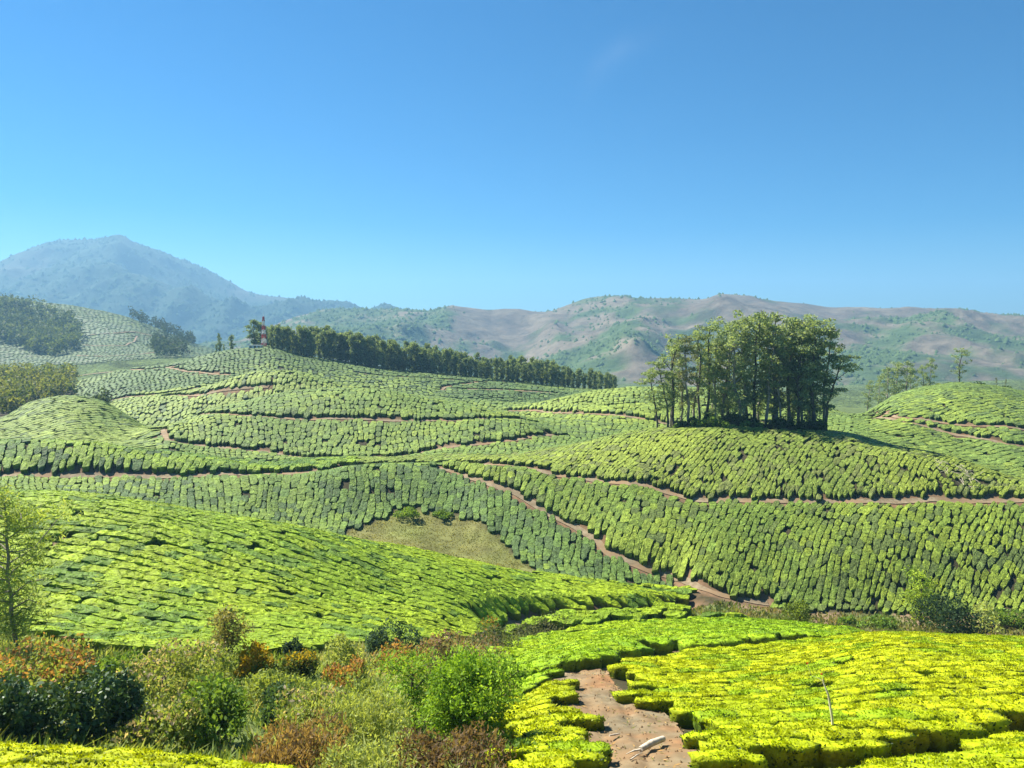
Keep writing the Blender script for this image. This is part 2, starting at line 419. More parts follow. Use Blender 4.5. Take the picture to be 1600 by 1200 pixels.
def bil(G, x, y):
    x = np.asarray(x, float); y = np.maximum(np.asarray(y, float), 4.0)
    fi = np.clip((x / y - Q0) / (Q1 - Q0) * (NQ - 1), 0, NQ - 1.001)
    fj = np.clip((np.log(y) - L0) / (L1_ - L0) * (NL - 1), 0, NL - 1.001)
    i, j = fi.astype(int), fj.astype(int)
    a, b = fi - i, fj - j
    return (G[i, j] * (1 - a) + G[i + 1, j] * a) * (1 - b) + (G[i, j + 1] * (1 - a) + G[i + 1, j + 1] * a) * b
def H(x, y): return bil(Z_G, x, y)

def at(u, v, dmin=8.0, dmax=1500.0, bias=0.0):
    """ground point seen at pixel (u, v) between two distances"""
    q, s = uv_to_qs(u, v)
    d = np.exp(np.linspace(math.log(dmin), math.log(dmax), 900))
    g = (H(q * d, d) + bias - CZ) / d - float(s)
    k = np.nonzero(g >= 0)[0]
    if len(k) and k[0] > 0:
        k = k[0]
        t = g[k - 1] / (g[k - 1] - g[k])
        dd = d[k - 1] * (1 - t) + d[k] * t
    elif len(k):
        dd = d[np.argmin(np.abs(g))]
    else:
        dd = d[np.argmax(g)]
    return float(q * dd), float(dd)

# ------------------------------------------------------------------ paths cut into the slopes
# (name, label, width m, depth of the cut, (dmin, dmax), pixels)
PATHS = [
 ('valley_path', 0.75, 0.3, (80, 130), [(690, 729), (730, 742), (770, 755), (800, 765), (850, 795), (890, 815), (930, 840), (950, 860), (1000, 882), (1060, 900), (1100, 917), (1140, 937), (1200, 955)]),
 ('hill_road', 0.9, 0.3, (104, 135), [(-60, 741), (0, 741), (100, 741), (200, 741), (300, 741), (400, 739), (480, 736), (560, 726), (600, 724), (700, 722), (780, 724), (830, 731), (900, 744), (960, 751), (1010, 758), (1050, 769), (1090, 779), (1150, 779), (1250, 780), (1350, 780), (1500, 780), (1680, 781)]),
 ('saddle_track', 0.8, 0.25, (140, 200), [(253, 664), (258, 678), (268, 688), (300, 694), (340, 698), (400, 703), (480, 714), (580, 714), (660, 706), (740, 694), (800, 687), (870, 679)]),
 ('contour_track', 0.65, 0.2, (160, 200), [(315, 643), (340, 646), (400, 650), (500, 654), (600, 656), (700, 657), (825, 658)]),
 ('ridge_track', 0.7, 0.2, (195, 262), [(795, 641), (850, 643), (900, 645), (960, 648), (1000, 653), (1045, 662)]),
 ('red_earth_track', 1.0, 0.3, (160, 225), [(1345, 646), (1380, 651), (1400, 655), (1450, 666), (1520, 682), (1600, 698), (1680, 712)]),
 ('upper_track', 0.7, 0.2, (180, 240), [(1352, 645), (1400, 650), (1460, 658), (1530, 665), (1600, 671), (1680, 680)]),
 ('terrace_path', 1.0, 0.25, (30, 60), [(880, 1052), (930, 1046), (970, 1034), (1000, 1029), (1060, 1022), (1120, 1017), (1200, 1011), (1300, 1003), (1380, 997)]),
 ('lower_path', 0.5, 0.2, (14, 24), [(1195, 1235), (1260, 1212), (1340, 1198), (1450, 1180), (1540, 1160), (1640, 1145), (1720, 1140)]),
 ('bank_path', 1.3, 0.9, (54, 80), [(772, 972), (800, 962), (850, 955), (900, 952), (960, 949), (1010, 947), (1050, 943), (1075, 938)]),
 ('tower_hill_track', 0.8, 0.2, (300, 390), [(560, 583), (600, 588), (640, 590), (700, 594), (760, 597), (820, 598)]),
 ('tower_hill_track', 0.8, 0.2, (240, 390), [(265, 618), (300, 618), (340, 611), (370, 607), (420, 604)]),
 ('tower_hill_track', 0.8, 0.2, (290, 380), [(262, 574), (290, 580), (330, 584), (358, 586)]),
 ('tower_hill_track', 0.8, 0.2, (270, 340), [(170, 628), (215, 619), (270, 614), (310, 606)]),
 ('tower_hill_track', 1.5, 0.2, (330, 560), [(95, 590), (150, 584), (220, 578), (280, 572)]),
 ('tower_hill_track', 0.8, 0.2, (290, 385), [(690, 610), (700, 604), (730, 600), (790, 596)]),
 ('far_hill_track', 1.5, 0.3, (600, 900), [(128, 526), (150, 523), (185, 521), (215, 520), (240, 526), (262, 528)]),
 ('far_hill_track', 1.4, 0.3, (600, 900), [(130, 540), (160, 541), (195, 541), (208, 535), (214, 526)]),
 ('far_hill_track', 1.4, 0.3, (560, 900), [(120, 556), (170, 557), (230, 553), (300, 549)]),
 ('tower_hill_track', 1.4, 0.2, (290, 385), [(715, 608), (770, 609), (830, 612), (865, 614)]),
]
def resample(pts, step):
    pts = np.array(pts, float)
    seg = np.hypot(*np.diff(pts, axis=0).T)
    t = np.concatenate([[0], np.cumsum(seg)])
    n = max(int(t[-1] / step), 2)
    tt = np.linspace(0, t[-1], n)
    tt2 = np.sort(t)
    x = pchip(tt2 + np.arange(len(t)) * 1e-6, pts[:, 0], tt); y = pchip(tt2 + np.arange(len(t)) * 1e-6, pts[:, 1], tt)
    return np.stack([x, y], 1)

path_lines = []
for (nm, w, cut, (d0, d1), px) in PATHS:
    if d0 > 78: d0, d1 = ND(d0), ND(d1)
    p = [at(u, v, d0, d1) for u, v in px]
    pl = resample(p, max(0.5, 0.006 * p[0][1]))
    path_lines.append((nm, w, cut, pl))

def path_distance(x, y, pl, reach):
    """signed-less distance to a polyline for points near it"""
    x = np.asarray(x); y = np.asarray(y)
    out = np.full(x.shape, 1e9)
    m = (x > pl[:, 0].min() - reach) & (x < pl[:, 0].max() + reach) & (y > pl[:, 1].min() - reach) & (y < pl[:, 1].max() + reach)
    if not m.any(): return out
    xs, ys = x[m], y[m]
    best = np.full(xs.shape, 1e9)
    for k in range(len(pl) - 1):
        ax, ay = pl[k]; bx, by = pl[k + 1]
        dx, dy = bx - ax, by - ay
        t = np.clip(((xs - ax) * dx + (ys - ay) * dy) / (dx * dx + dy * dy + 1e-9), 0, 1)
        dd = (xs - ax - t * dx) ** 2 + (ys - ay - t * dy) ** 2
        best = np.minimum(best, dd)
    out[m] = np.sqrt(best)
    return out

SOIL_G = np.zeros_like(Z_G)
for (nm, w, cut, pl) in path_lines:
    d = path_distance(X_G, D_G, pl, 8)
    t = np.clip(1 - (d - w * 0.5) / 1.6, 0, 1)
    Z_G -= cut * t * t * (3 - 2 * t)
    SOIL_G = np.maximum(SOIL_G, np.clip(1.4 - (d - w * 0.5) / 1.0, 0, 1))

# polygons on the ground, in frame pixels, with a distance range
NEAR_PATH = [(860, 1064), (875, 1056), (940, 1050), (962, 1072), (985, 1105), (1040, 1122), (1066, 1152), (1112, 1180), (1116, 1208), (1078, 1232), (1060, 1300), (890, 1300), (900, 1220), (912, 1190), (908, 1140), (874, 1112)]
MEADOW = [(520, 862), (545, 828), (590, 815), (612, 800), (632, 792), (668, 800), (700, 803), (745, 812), (772, 834), (790, 850), (800, 868), (822, 880), (850, 905), (700, 905)]
SHRUBS = [(-700, 1200), (0, 1200), (200, 1208), (330, 1224), (400, 1250), (790, 1260), (800, 1195), (786, 1150), (778, 1120), (775, 1100), (780, 1080), (765, 1060), (775, 1040), (800, 1015), (850, 1000), (900, 982), (850, 978), (800, 990), (760, 1000), (720, 1003), (600, 1012), (420, 1028), (240, 1034), (100, 1010), (-60, 985), (-700, 960)]
VALLEY = [(1060, 965), (1120, 940), (1200, 951), (1300, 960), (1400, 960), (1500, 958), (1720, 962), (1720, 1005), (1500, 1005), (1380, 1005), (1290, 990), (1180, 980), (1100, 975)]
BARE_SPOT = [(80, 855), (88, 838), (112, 836), (122, 846), (110, 856)]

u_g, v_g = xyz_to_uv(X_G, D_G, Z_G)
m_path = in_poly(u_g, v_g, NEAR_PATH) & (D_G < 40)
m_meadow = in_poly(u_g, v_g, MEADOW) & (D_G > 76) & (D_G < 104)
m_shrub = in_poly(u_g, v_g, SHRUBS) & (D_G < 58)
m_valley = in_poly(u_g, v_g, VALLEY) & (D_G > 62) & (D_G < 84)
m_bare = in_poly(u_g, v_g, BARE_SPOT) & (D_G > 40) & (D_G < 66)
Z_G -= 0.05 * m_path

# ------------------------------------------------------------------ ground
tint = np.empty(Z_G.shape + (3,))
soil_dark = np.array([0.050, 0.043, 0.020]); red = np.array([0.19, 0.10, 0.05]); tan = np.array([0.20, 0.14, 0.08])
tint[:] = soil_dark
n1 = fbm(X_G / 6, D_G / 6, 11, 4)[..., None]
n2 = fbm(X_G / 1.5, D_G / 1.5, 12, 3)[..., None]
meadow_c = (np.array([0.15, 0.125, 0.05]) * (1 - n1) + np.array([0.15, 0.175, 0.045]) * n1) * (0.7 + 0.6 * n2)
tint += SOIL_G[..., None] * ((red * (1 - n1) + tan * n1) - tint)
def put(mask, c): 
    global tint
    tint = np.where(mask[..., None], c, tint)
put(m_meadow, meadow_c)
put(m_shrub, np.array([0.085, 0.115, 0.03]) * (0.6 + 0.9 * n2))
put(m_valley & (SOIL_G < 0.4), np.where(n1 > 0.52, tan * (0.7 + 0.6 * n2), np.array([0.13, 0.16, 0.045])))
put(m_bare | m_path, tan * (0.8 + 0.4 * n2))
far = (D_G > 305) | ((LAM_G > 17.7) & (u_g > 1000)) | (LAM_G > 20.6)
far_c = np.array([0.10, 0.135, 0.045]) * (0.7 + 0.6 * fbm(X_G / 40, D_G / 40, 21, 4))[..., None]
band = (np.abs(((Z_G - CZ) * 0.11) % 1.0 - 0.5) > 0.44)[..., None] & (D_G[..., None] < 760)
far_c = np.where(band, far_c * 0.62, far_c)
put(far, far_c)

rows_far = [1500, 2600, 5900]
Zx = np.concatenate([Z_G, np.full((NQ, len(rows_far)), CZ - 100.0)], 1)
Dx = np.concatenate([D_G, np.tile(rows_far, (NQ, 1))], 1)
Xx = QG[:, None] * Dx
tx = np.concatenate([tint, np.tile(np.array([0.05, 0.08, 0.03]), (NQ, len(rows_far), 1))], 1)
NLx = Dx.shape[1]
gi = np.arange(NQ * NLx).reshape(NQ, NLx)
gq = np.stack([gi[:-1, :-1], gi[1:, :-1], gi[1:, 1:], gi[:-1, 1:]], -1).reshape(-1, 4)
gv = np.stack([Xx, Dx, Zx], -1).reshape(-1, 3)
g = obj('ground', mesh_np('ground', gv, gq, cols=tx.reshape(-1, 3), mats=[M_GROUND, M_FARTEA], qmat=(gv[gq[:, 0], 1] > 305).astype(int)))
tag(g, 'rolling hillsides of soil and grass between the tea fields', 'ground', kind='structure')

def ribbon(name, label, w, pl):
    n = len(pl)
    tn = np.gradient(pl, axis=0); tn /= np.linalg.norm(tn, axis=1)[:, None] + 1e-9
    nr = np.stack([-tn[:, 1], tn[:, 0]], 1)
    W = 5
    offs = np.linspace(-0.5, 0.5, W)
    vv, cc = [], []
    for k, o in enumerate(offs):
        wob = w * (0.8 + 0.5 * vn(np.arange(n) * 0.37, np.full(n, k * 3.1), 77))
        p = pl + nr * (o * wob)[:, None]
        lift = np.maximum(0.05, 0.0009 * p[:, 1])
        vv.append(np.stack([p[:, 0], p[:, 1], H(p[:, 0], p[:, 1]) + lift], 1))
        c = 0.75 + 0.5 * fbm(p[:, 0] / 2.0, p[:, 1] / 2.0, 78, 3)
        cc.append(np.repeat(c[:, None], 3, 1))
    v = np.stack(vv, 1).reshape(-1, 3); c = np.stack(cc, 1).reshape(-1, 3)
    ii = np.arange(n * W).reshape(n, W)
    q = np.stack([ii[:-1, :-1], ii[1:, :-1], ii[1:, 1:], ii[:-1, 1:]], -1).reshape(-1, 4)
    o = obj(name, mesh_np(name, v, q, cols=c, mats=[M_PATH]))
    return tag(o, label, 'path', kind='structure')

PATH_LABEL = {
 'valley_path': 'narrow earth path winding down the slope to the valley floor',
 'hill_road': 'long earth road running right across the slope below the tree grove',
 'saddle_track': 'curved earth track round the foot of the central tea hill',
 'contour_track': 'thin dark track halfway up the central tea hill',
 'ridge_track': 'earth track on the hill left of the grove',
 'red_earth_track': 'red earth track along the far right hill, lower of two',
 'upper_track': 'narrow track on the far right hill, upper of two',
 'terrace_path': 'narrow earth path between the two nearest tea terraces',
 'lower_path': 'shaded gap path below the hedge at the lower right corner',
 'bank_path': 'short earth path under the eroded bank of the bright left hill',
 'far_hill_track': 'faint track across the big hazy hill at far left',
 'tower_hill_track': 'thin track crossing the hazy tea slopes below the mast',
}
for (nm, w, cut, pl) in path_lines:
    ribbon(nm, PATH_LABEL[nm], w, pl)
# the broad bare path in the near foreground
cs = 0.09
xs = np.arange(0, 9, cs); ys = np.arange(13, 36, cs)
PX, PY = np.meshgrid(xs, ys, indexing='ij')
PZ = H(PX, PY)
pu, pv = xyz_to_uv(PX, PY, PZ)
pm = in_poly(pu, pv, NEAR_PATH)
rut = np.exp(-((np.abs(pu - 985 + (1200 - pv) * 0.42) - 26) / 9.0) ** 2)
PZ = PZ + 0.08 + 0.20 * fbm(PX / 1.1, PY / 1.1, 31, 5) + 0.07 * vn(PX / 0.25, PY / 0.25, 35) - 0.06 * rut
ii = np.arange(PX.size).reshape(PX.shape)
q = np.stack([ii[:-1, :-1], ii[1:, :-1], ii[1:, 1:], ii[:-1, 1:]], -1)
km = pm[:-1, :-1] & pm[1:, 1:]
q = q[km].reshape(-1, 4)
used, inv = np.unique(q, return_inverse=True)
pv3 = np.stack([PX, PY, PZ], -1).reshape(-1, 3)[used]
redn = np.clip((fbm(pv3[:, 0] / 1.6 + 3, pv3[:, 1] / 1.6, 33, 3) - 0.42) * 4 * np.clip((pv3[:, 0] - 2.0) / 2, 0, 1), 0, 1)[:, None]
pc = (0.85 + 0.4 * fbm(pv3[:, 0] / 0.5, pv3[:, 1] / 0.5, 32, 3))[:, None] * (np.array([0.76, 0.78, 0.74]) * (1 - redn) + np.array([0.92, 0.70, 0.54]) * redn)
o = obj('earth_path', mesh_np('earth_path', pv3, inv.reshape(-1, 4), cols=pc, mats=[M_PATH]))
tag(o, 'broad bare tan earth path between the two nearest tea patches', 'path', kind='structure')

# ------------------------------------------------------------------ tea bushes
OLD = (0.030, 0.062, 0.012)
def tea_lattice(mode, t0, t1, s0, s1, a, b, ang=0.0, dref=1.0, tilt=0.0, seed=0, warp=0.0, wl_=20.0, jit=0.16, wander=1.35):
    """rows of plants; returns points as [row, place] in the plan"""
    r = np.random.default_rng(seed)
    ca, sa = math.cos(ang), math.sin(ang)
    if mode == 'cart':      # t0..s1 are x0, x1, y0, y1 of the plot
        cn = [(xx, yy) for xx in (t0, t1) for yy in (s0, s1)]
        tv = [-xx * sa + yy * ca for xx, yy in cn]; sv = [xx * ca + yy * sa for xx, yy in cn]
        t0, t1, s0, s1 = min(tv), max(tv), min(sv), max(sv)
    nt_, ns_ = int((t1 - t0) / a) + 1, int((s1 - s0) / b) + 1
    T = t0 + np.arange(nt_)[:, None] * a + np.zeros((1, ns_))
    Sx = s0 + np.arange(ns_)[None, :] * b + r.random((nt_, 1)) * b
    T = T + r.normal(0, jit * a, T.shape); Sx = Sx + r.normal(0, jit * 2.3 * b, T.shape)
    if warp:
        T = T + warp * (fbm(T / wl_, Sx / wl_, seed + 1, 2) - 0.5) * 2
        T = T + wander * a * (vn(T / (3.6 * a), Sx / (3.2 * b), seed + 3) - 0.5)
    if mode == 'fan':       # rows run away from the valley, t across, s outward
        T = T + tilt * (Sx - (s0 + s1) / 2)
        y = Sx; x = T / dref * y
    else:                   # rows run along direction ang
        x = Sx * ca - T * sa; y = Sx * sa + T * ca
    return x, y

def ring_radius(x, y, K, g_row, g_along, seed, rmax, brk=0.1):
    r = np.random.default_rng(seed)
    nt_, ns_ = x.shape
    th = np.arange(K) / K * 2 * math.pi
    ct, st = np.cos(th), np.sin(th)
    rad = np.full((nt_, ns_, K), rmax)
    tx, ty = np.gradient(x, axis=1), np.gradient(y, axis=1)
    tl = np.hypot(tx, ty) + 1e-9
    tx, ty = tx / tl, ty / tl
    for k in range(3):            # row direction, evened out along the row
        tx[:, 1:-1] = (tx[:, :-2] + tx[:, 1:-1] + tx[:, 2:]) / 3; ty[:, 1:-1] = (ty[:, :-2] + ty[:, 1:-1] + ty[:, 2:]) / 3
    nx, ny = -ty, tx
    xp = np.pad(x, 1, mode='edge'); yp = np.pad(y, 1, mode='edge')
    for (di, dj) in ((1, 0), (-1, 0), (0, 1), (0, -1)):
        ex = xp[1 + di:1 + di + nt_, 1 + dj:1 + dj + ns_] - x
        ey = yp[1 + di:1 + di + nt_, 1 + dj:1 + dj + ns_] - y
        ax, ay = (nx, ny) if di else (tx, ty)
        pr = ex * ax + ey * ay
        sg = np.where(pr < 0, -1.0, 1.0)
        gap = g_row * (0.35 + 1.3 * r.random(x.shape)) if di else g_along + brk * (r.random(x.shape) < 0.2)
        dd = np.clip(np.abs(pr) / 2 - gap, 0.12, rmax)
        c = (sg * ax)[..., None] * ct + (sg * ay)[..., None] * st
        rad = np.minimum(rad, np.where(c > 0.05, dd[..., None] / np.maximum(c, 0.05), rmax))
    rad = 0.08 * np.roll(rad, 1, 2) + 0.84 * rad + 0.08 * np.roll(rad, -1, 2)
    return rad

PROFILE = {
 6: [(0.84, -0.15), (0.96, 0.34), (1.0, 0.74), (0.985, 0.95), (0.74, 1.0), (0.40, 1.01)],
 5: [(0.94, -0.2), (1.0, 0.64), (0.985, 0.94), (0.72, 1.0), (0.38, 1.01)],
 4: [(0.95, -0.25), (1.0, 0.70), (0.97, 0.96), (0.55, 1.01)],
 3: [(0.96, -0.25), (0.985, 0.90), (0.66, 1.0)],
}
class Bushes: pass
def make_bushes(px, py, rad, hgt, col, nr, lump, young, seed):
    """geometry of many bushes at once: arrays [N, V, 3], colours, shared faces"""
    r = np.random.default_rng(seed)
    N, K = rad.shape
    prof = PROFILE[nr]
    th = np.arange(K) / K * 2 * math.pi
    z0 = H(px, py)
    V = np.zeros((N, nr * K + 1, 3)); C = np.zeros_like(V)
    shape = 1 + lump * 0.07 * r.normal(size=(N, K))
    for k, (ps, pz) in enumerate(prof):
        rr = rad * ps * shape * (1 + lump * 0.07 * r.normal(size=(N, K)))
        X = px[:, None] + rr * np.cos(th); Y = py[:, None] + rr * np.sin(th)
        G = H(X, Y) * 0.94 + z0[:, None] * 0.06
        w = pz if pz > 0.3 else 0
        Z = G + pz * hgt[:, None] + w * hgt[:, None] * lump * (0.30 * (vn(X / (0.42 * hgt[:, None]), Y / (0.42 * hgt[:, None]), seed + 5) - 0.5) + 0.04 * r.normal(size=X.shape))
        V[:, k * K:(k + 1) * K] = np.stack([X, Y, Z], -1)
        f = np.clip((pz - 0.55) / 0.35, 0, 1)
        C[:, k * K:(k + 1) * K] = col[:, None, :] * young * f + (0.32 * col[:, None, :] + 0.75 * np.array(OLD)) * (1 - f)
    V[:, -1] = np.stack([px, py, z0 + hgt * 1.02], -1)
    C[:, -1] = col * young
    C *= np.clip(1 + 0.17 * r.normal(size=C.shape[:2] + (1,)), 0.5, 1.6)
    quads = []
    for k in range(nr - 1):
        for i in range(K):
            j = (i + 1) % K
            quads.append((k * K + i, k * K + j, (k + 1) * K + j, (k + 1) * K + i))
    tris = [((nr - 1) * K + i, (nr - 1) * K + (i + 1) % K, nr * K) for i in range(K)]
    return V, C, np.array(quads), np.array(tris)

def bush_leaves(V, K, nr, per, size, col, lift, seed, upright=0.5, c_old=None):
    """per leaves on each bush: rhombic blades; returns verts [N, per*4, 3], colours"""
    r = np.random.default_rng(seed)
    N = len(V)
    k = r.choice(np.arange(1, nr), size=(N, per), p=None)
    wts = np.array([1.5, 1.5, 1.3, 1.7, 1.5][:nr - 1]); wts = wts / wts.sum()
    k = r.choice(np.arange(1, nr), size=(N, per), p=wts)
    i = r.integers(0, K, (N, per)); j = (i + 1) % K
    a = r.random((N, per, 1)); t = r.random((N, per, 1))
    rows = np.arange(N)[:, None]
    lo = V[rows, k * K + i] * (1 - a) + V[rows, k * K + j] * a
    last = (k == nr - 1)
    kk = np.where(last, k, np.minimum(k + 1, nr - 1))
    hi = V[rows, kk * K + i] * (1 - a) + V[rows, kk * K + j] * a
    hi = np.where(last[..., None], V[:, -1][:, None, :] + 0 * hi, hi)
    p = lo * (1 - t) + hi * t
    cen = V[:, -1][:, None, :]
    outw = p - cen; outw[..., 2] = 0
    outw /= np.linalg.norm(outw, axis=-1, keepdims=True) + 1e-6
    side = np.clip(1 - (k / (nr - 1.0)), 0, 1)[..., None]
    d = outw * (0.25 + 0.9 * side) + np.array([0, 0, upright]) + r.normal(0, 0.55, (N, per, 3))
    d /= np.linalg.norm(d, axis=-1, keepdims=True) + 1e-6
    w = np.cross(d, r.normal(size=(N, per, 3)))
    w /= np.linalg.norm(w, axis=-1, keepdims=True) + 1e-6
    sz = (size * (0.6 + 0.8 * r.random((N, per, 1))))
    p = p + lift * outw * side
    b0 = p - d * sz * 0.3; tip = p + d * sz * 0.7; m = p + d * sz * 0.15
    q = np.stack([b0, m + w * sz * 0.27, tip, m - w * sz * 0.27], 2).reshape(N, per * 4, 3)
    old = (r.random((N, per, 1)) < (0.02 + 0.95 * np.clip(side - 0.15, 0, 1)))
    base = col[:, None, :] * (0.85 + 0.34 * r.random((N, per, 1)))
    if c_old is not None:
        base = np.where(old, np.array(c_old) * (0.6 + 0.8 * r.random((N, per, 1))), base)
    C = np.repeat(base, 4, axis=1)
    return q, C

ALL_TRIS = 0
N_SINGLE = 0
def field(name, label, lattice, keep, K, nr, h, colfun, g_row, g_along, young=1.35, lump=1.0, leaves=0, leaf=0.1, seed=1,
          rmax=2.0, singles=0, single_label=None, single_group=None, miss=0.02, c_old=None, clear=0.45, upright=0.5, hv=0.06, brk=0.12):
    global ALL_TRIS, N_SINGLE
    x, y = lattice
    r = np.random.default_rng(seed + 100)
    rad = ring_radius(x, y, K, g_row, g_along, seed, rmax, brk)
    size = rad.mean(2)
    ok = (y > 9) & (np.abs(x / y) < 0.8) & (rad.min(2) > 0.1)
    z = H(x, y)
    u, v = xyz_to_uv(x, y, z)
    lam = bil(LAM_G, x, y)
    ok &= keep(u, v, lam, x, y)
    ok &= r.random(x.shape) > miss
    for (nm, w, cut, pl) in path_lines:
        ok &= path_distance(x, y, pl, 8) > w * 0.5 + clear * np.minimum(size, 0.8)
    ok &= visible_enough(x, y, z)
    ok &= (u > -90) & (u < 1690) & (v < 1310)
    X, Y, RD = x[ok], y[ok], rad[ok]
    if len(X) == 0: return
    hh = h * (1 + hv * (r.random(len(X)) - 0.5))
    for (nm, w, cut, pl) in path_lines:
        dist = path_distance(X, Y, pl, 8) - w * 0.5
        o_ = np.argsort(pl[:, 0])
        behind = Y > np.interp(X, pl[o_, 0], pl[o_, 1])
        hh = np.where((dist < 1.7) & behind, np.minimum(hh * 1.8, np.maximum(hh, 0.7)), hh)
        hh = np.where((dist < 1.7) & ~behind, hh * 0.72, hh)
    col = colfun(X, Y, r)
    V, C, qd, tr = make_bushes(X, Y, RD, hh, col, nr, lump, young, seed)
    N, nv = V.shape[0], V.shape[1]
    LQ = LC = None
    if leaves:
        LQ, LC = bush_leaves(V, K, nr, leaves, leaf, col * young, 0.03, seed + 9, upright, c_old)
    order = np.argsort(Y)
    nsing = min(singles, N)
    single, rest = order[:nsing], order[nsing:]
    lq1 = np.arange(leaves * 4).reshape(-1, 4)
    for s in single:
        org = np.array([X[s], Y[s], H(X[s], Y[s])])
        vv, cc = V[s] - org, C[s]
        qq, qm = qd, np.zeros(len(qd), int)
        if leaves:
            vv = np.concatenate([vv, LQ[s] - org]); cc = np.concatenate([cc, LC[s]])
            qq = np.concatenate([qd, lq1 + nv]); qm = np.concatenate([qm, np.ones(len(lq1), int)])
        o = obj('tea_bush', mesh_np('tea_bush', vv, qq, tr, cc, [M_BUSH, M_LEAF], qm, 0), loc=org)
        tag(o, single_label(X[s], Y[s]) if callable(single_label) else single_label, 'bush', single_group)
        N_SINGLE += 1
    n = len(rest)
    if n:
        vv = V[rest].reshape(-1, 3); cc = C[rest].reshape(-1, 3)
        off = (np.arange(n) * nv)[:, None, None]
        qq = (qd[None] + off).reshape(-1, 4); tt = (tr[None] + off).reshape(-1, 3)
        qm = np.zeros(len(qq), int)
        if leaves:
            base = len(vv)
            vv = np.concatenate([vv, LQ[rest].reshape(-1, 3)]); cc = np.concatenate([cc, LC[rest].reshape(-1, 3)])
            lq = np.arange(n * leaves * 4).reshape(-1, 4) + base
            qq = np.concatenate([qq, lq]); qm = np.concatenate([qm, np.ones(len(lq), int)])
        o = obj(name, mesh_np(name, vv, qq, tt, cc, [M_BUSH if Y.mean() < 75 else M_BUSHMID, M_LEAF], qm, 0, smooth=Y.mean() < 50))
        tag(o, label, 'tea bushes', 'tea fields', 'stuff')
    ALL_TRIS += N * (len(qd) * 2 + len(tr) + leaves * 2)
    print('field', name, N, 'bushes', N * (len(qd) * 2 + len(tr) + leaves * 2), 'tris')

HOR_G = np.maximum.accumulate((Z_G - CZ) / D_G, axis=1)
def visible_enough(x, y, z, margin=2.0):
    hor = bil(HOR_G, x, y)
    return (z + margin - CZ) / y > hor - 0.004

def palette(c1, c2, c3=None, patch=14.0, seed=0, vary=0.16, third=0.25):
    c1, c2 = np.array(c1), np.array(c2)
    def f(X, Y, r):
        n = np.clip((fbm(X / patch, Y / patch, seed, 3) - 0.32) / 0.36, 0, 1)
        n = np.clip(n + r.normal(0, 0.22, len(X)), 0, 1)[:, None]
        c = c1 * (1 - n) + c2 * n
        if c3 is not None:
            m = (r.random(len(X)) < third * np.clip(2.4 * (fbm(X / (patch * .6), Y / (patch * .6), seed + 50, 3) - 0.3), 0, 1))[:, None]
            c = np.where(m, np.array(c3), c)
        return c * (1 + r.normal(0, vary, (len(X), 1)))
    return f

LIME = palette((0.295, 0.365, 0.004), (0.345, 0.385, 0.004), (0.22, 0.32, 0.006), 5, 1, 0.06, 0.35)
LIME2 = palette((0.190, 0.305, 0.008), (0.245, 0.340, 0.008), (0.15, 0.26, 0.010), 8, 2, 0.06, 0.3)
BRIGHT = palette((0.165, 0.250, 0.012), (0.225, 0.300, 0.012), (0.105, 0.175, 0.018), 10, 3, 0.08, 0.4)
MIDG = palette((0.098, 0.158, 0.034), (0.165, 0.232, 0.034), (0.075, 0.118, 0.036), 14, 4, 0.09, 0.4)
RIDGEC = palette((0.080, 0.145, 0.024), (0.185, 0.265, 0.022), (0.066, 0.112, 0.028), 10, 14, 0.10, 0.4)
SLOPE = palette((0.118, 0.175, 0.028), (0.190, 0.245, 0.028), (0.100, 0.135, 0.032), 14, 5, 0.09, 0.4)
CREST = palette((0.150, 0.200, 0.034), (0.205, 0.252, 0.034), (0.140, 0.165, 0.042), 18, 6, 0.08, 0.35)
HILL = palette((0.130, 0.190, 0.040), (0.200, 0.256, 0.040), (0.105, 0.148, 0.040), 22, 7, 0.08, 0.3)
FARH = palette((0.130, 0.188, 0.046), (0.195, 0.250, 0.046), (0.105, 0.148, 0.046), 40, 8, 0.08, 0.25)
MASTP = palette((0.088, 0.135, 0.040), (0.160, 0.215, 0.044), (0.072, 0.108, 0.040), 45, 18, 0.08, 0.3)

def not_polys(u, v, y):
    bad = in_poly(u, v, NEAR_PATH) & (y < 40)
    bad |= in_poly(u, v, MEADOW) & (y > 76) & (y < 104)
    bad |= in_poly(u, v, SHRUBS) & (y < 58)
    bad |= in_poly(u, v, VALLEY) & (y > 62) & (y < 84)
    bad |= in_poly(u, v, BARE_SPOT) & (y > 40) & (y < 66)
    return ~bad

GROVE_POLY = [(1030, 668), (1030, 640), (1300, 640), (1300, 676), (1200, 672), (1120, 664)]
TERR_LINE = next(pl for nm, w, c, pl in path_lines if nm == 'terrace_path')
def beyond_line(x, y, pl):
    yy = np.interp(x, pl[:, 0], pl[:, 1])
    return y > yy
HILL_ROAD = next(pl for nm, w, c, pl in path_lines if nm == 'hill_road')
VPATH = next(pl for nm, w, c, pl in path_lines if nm == 'valley_path')

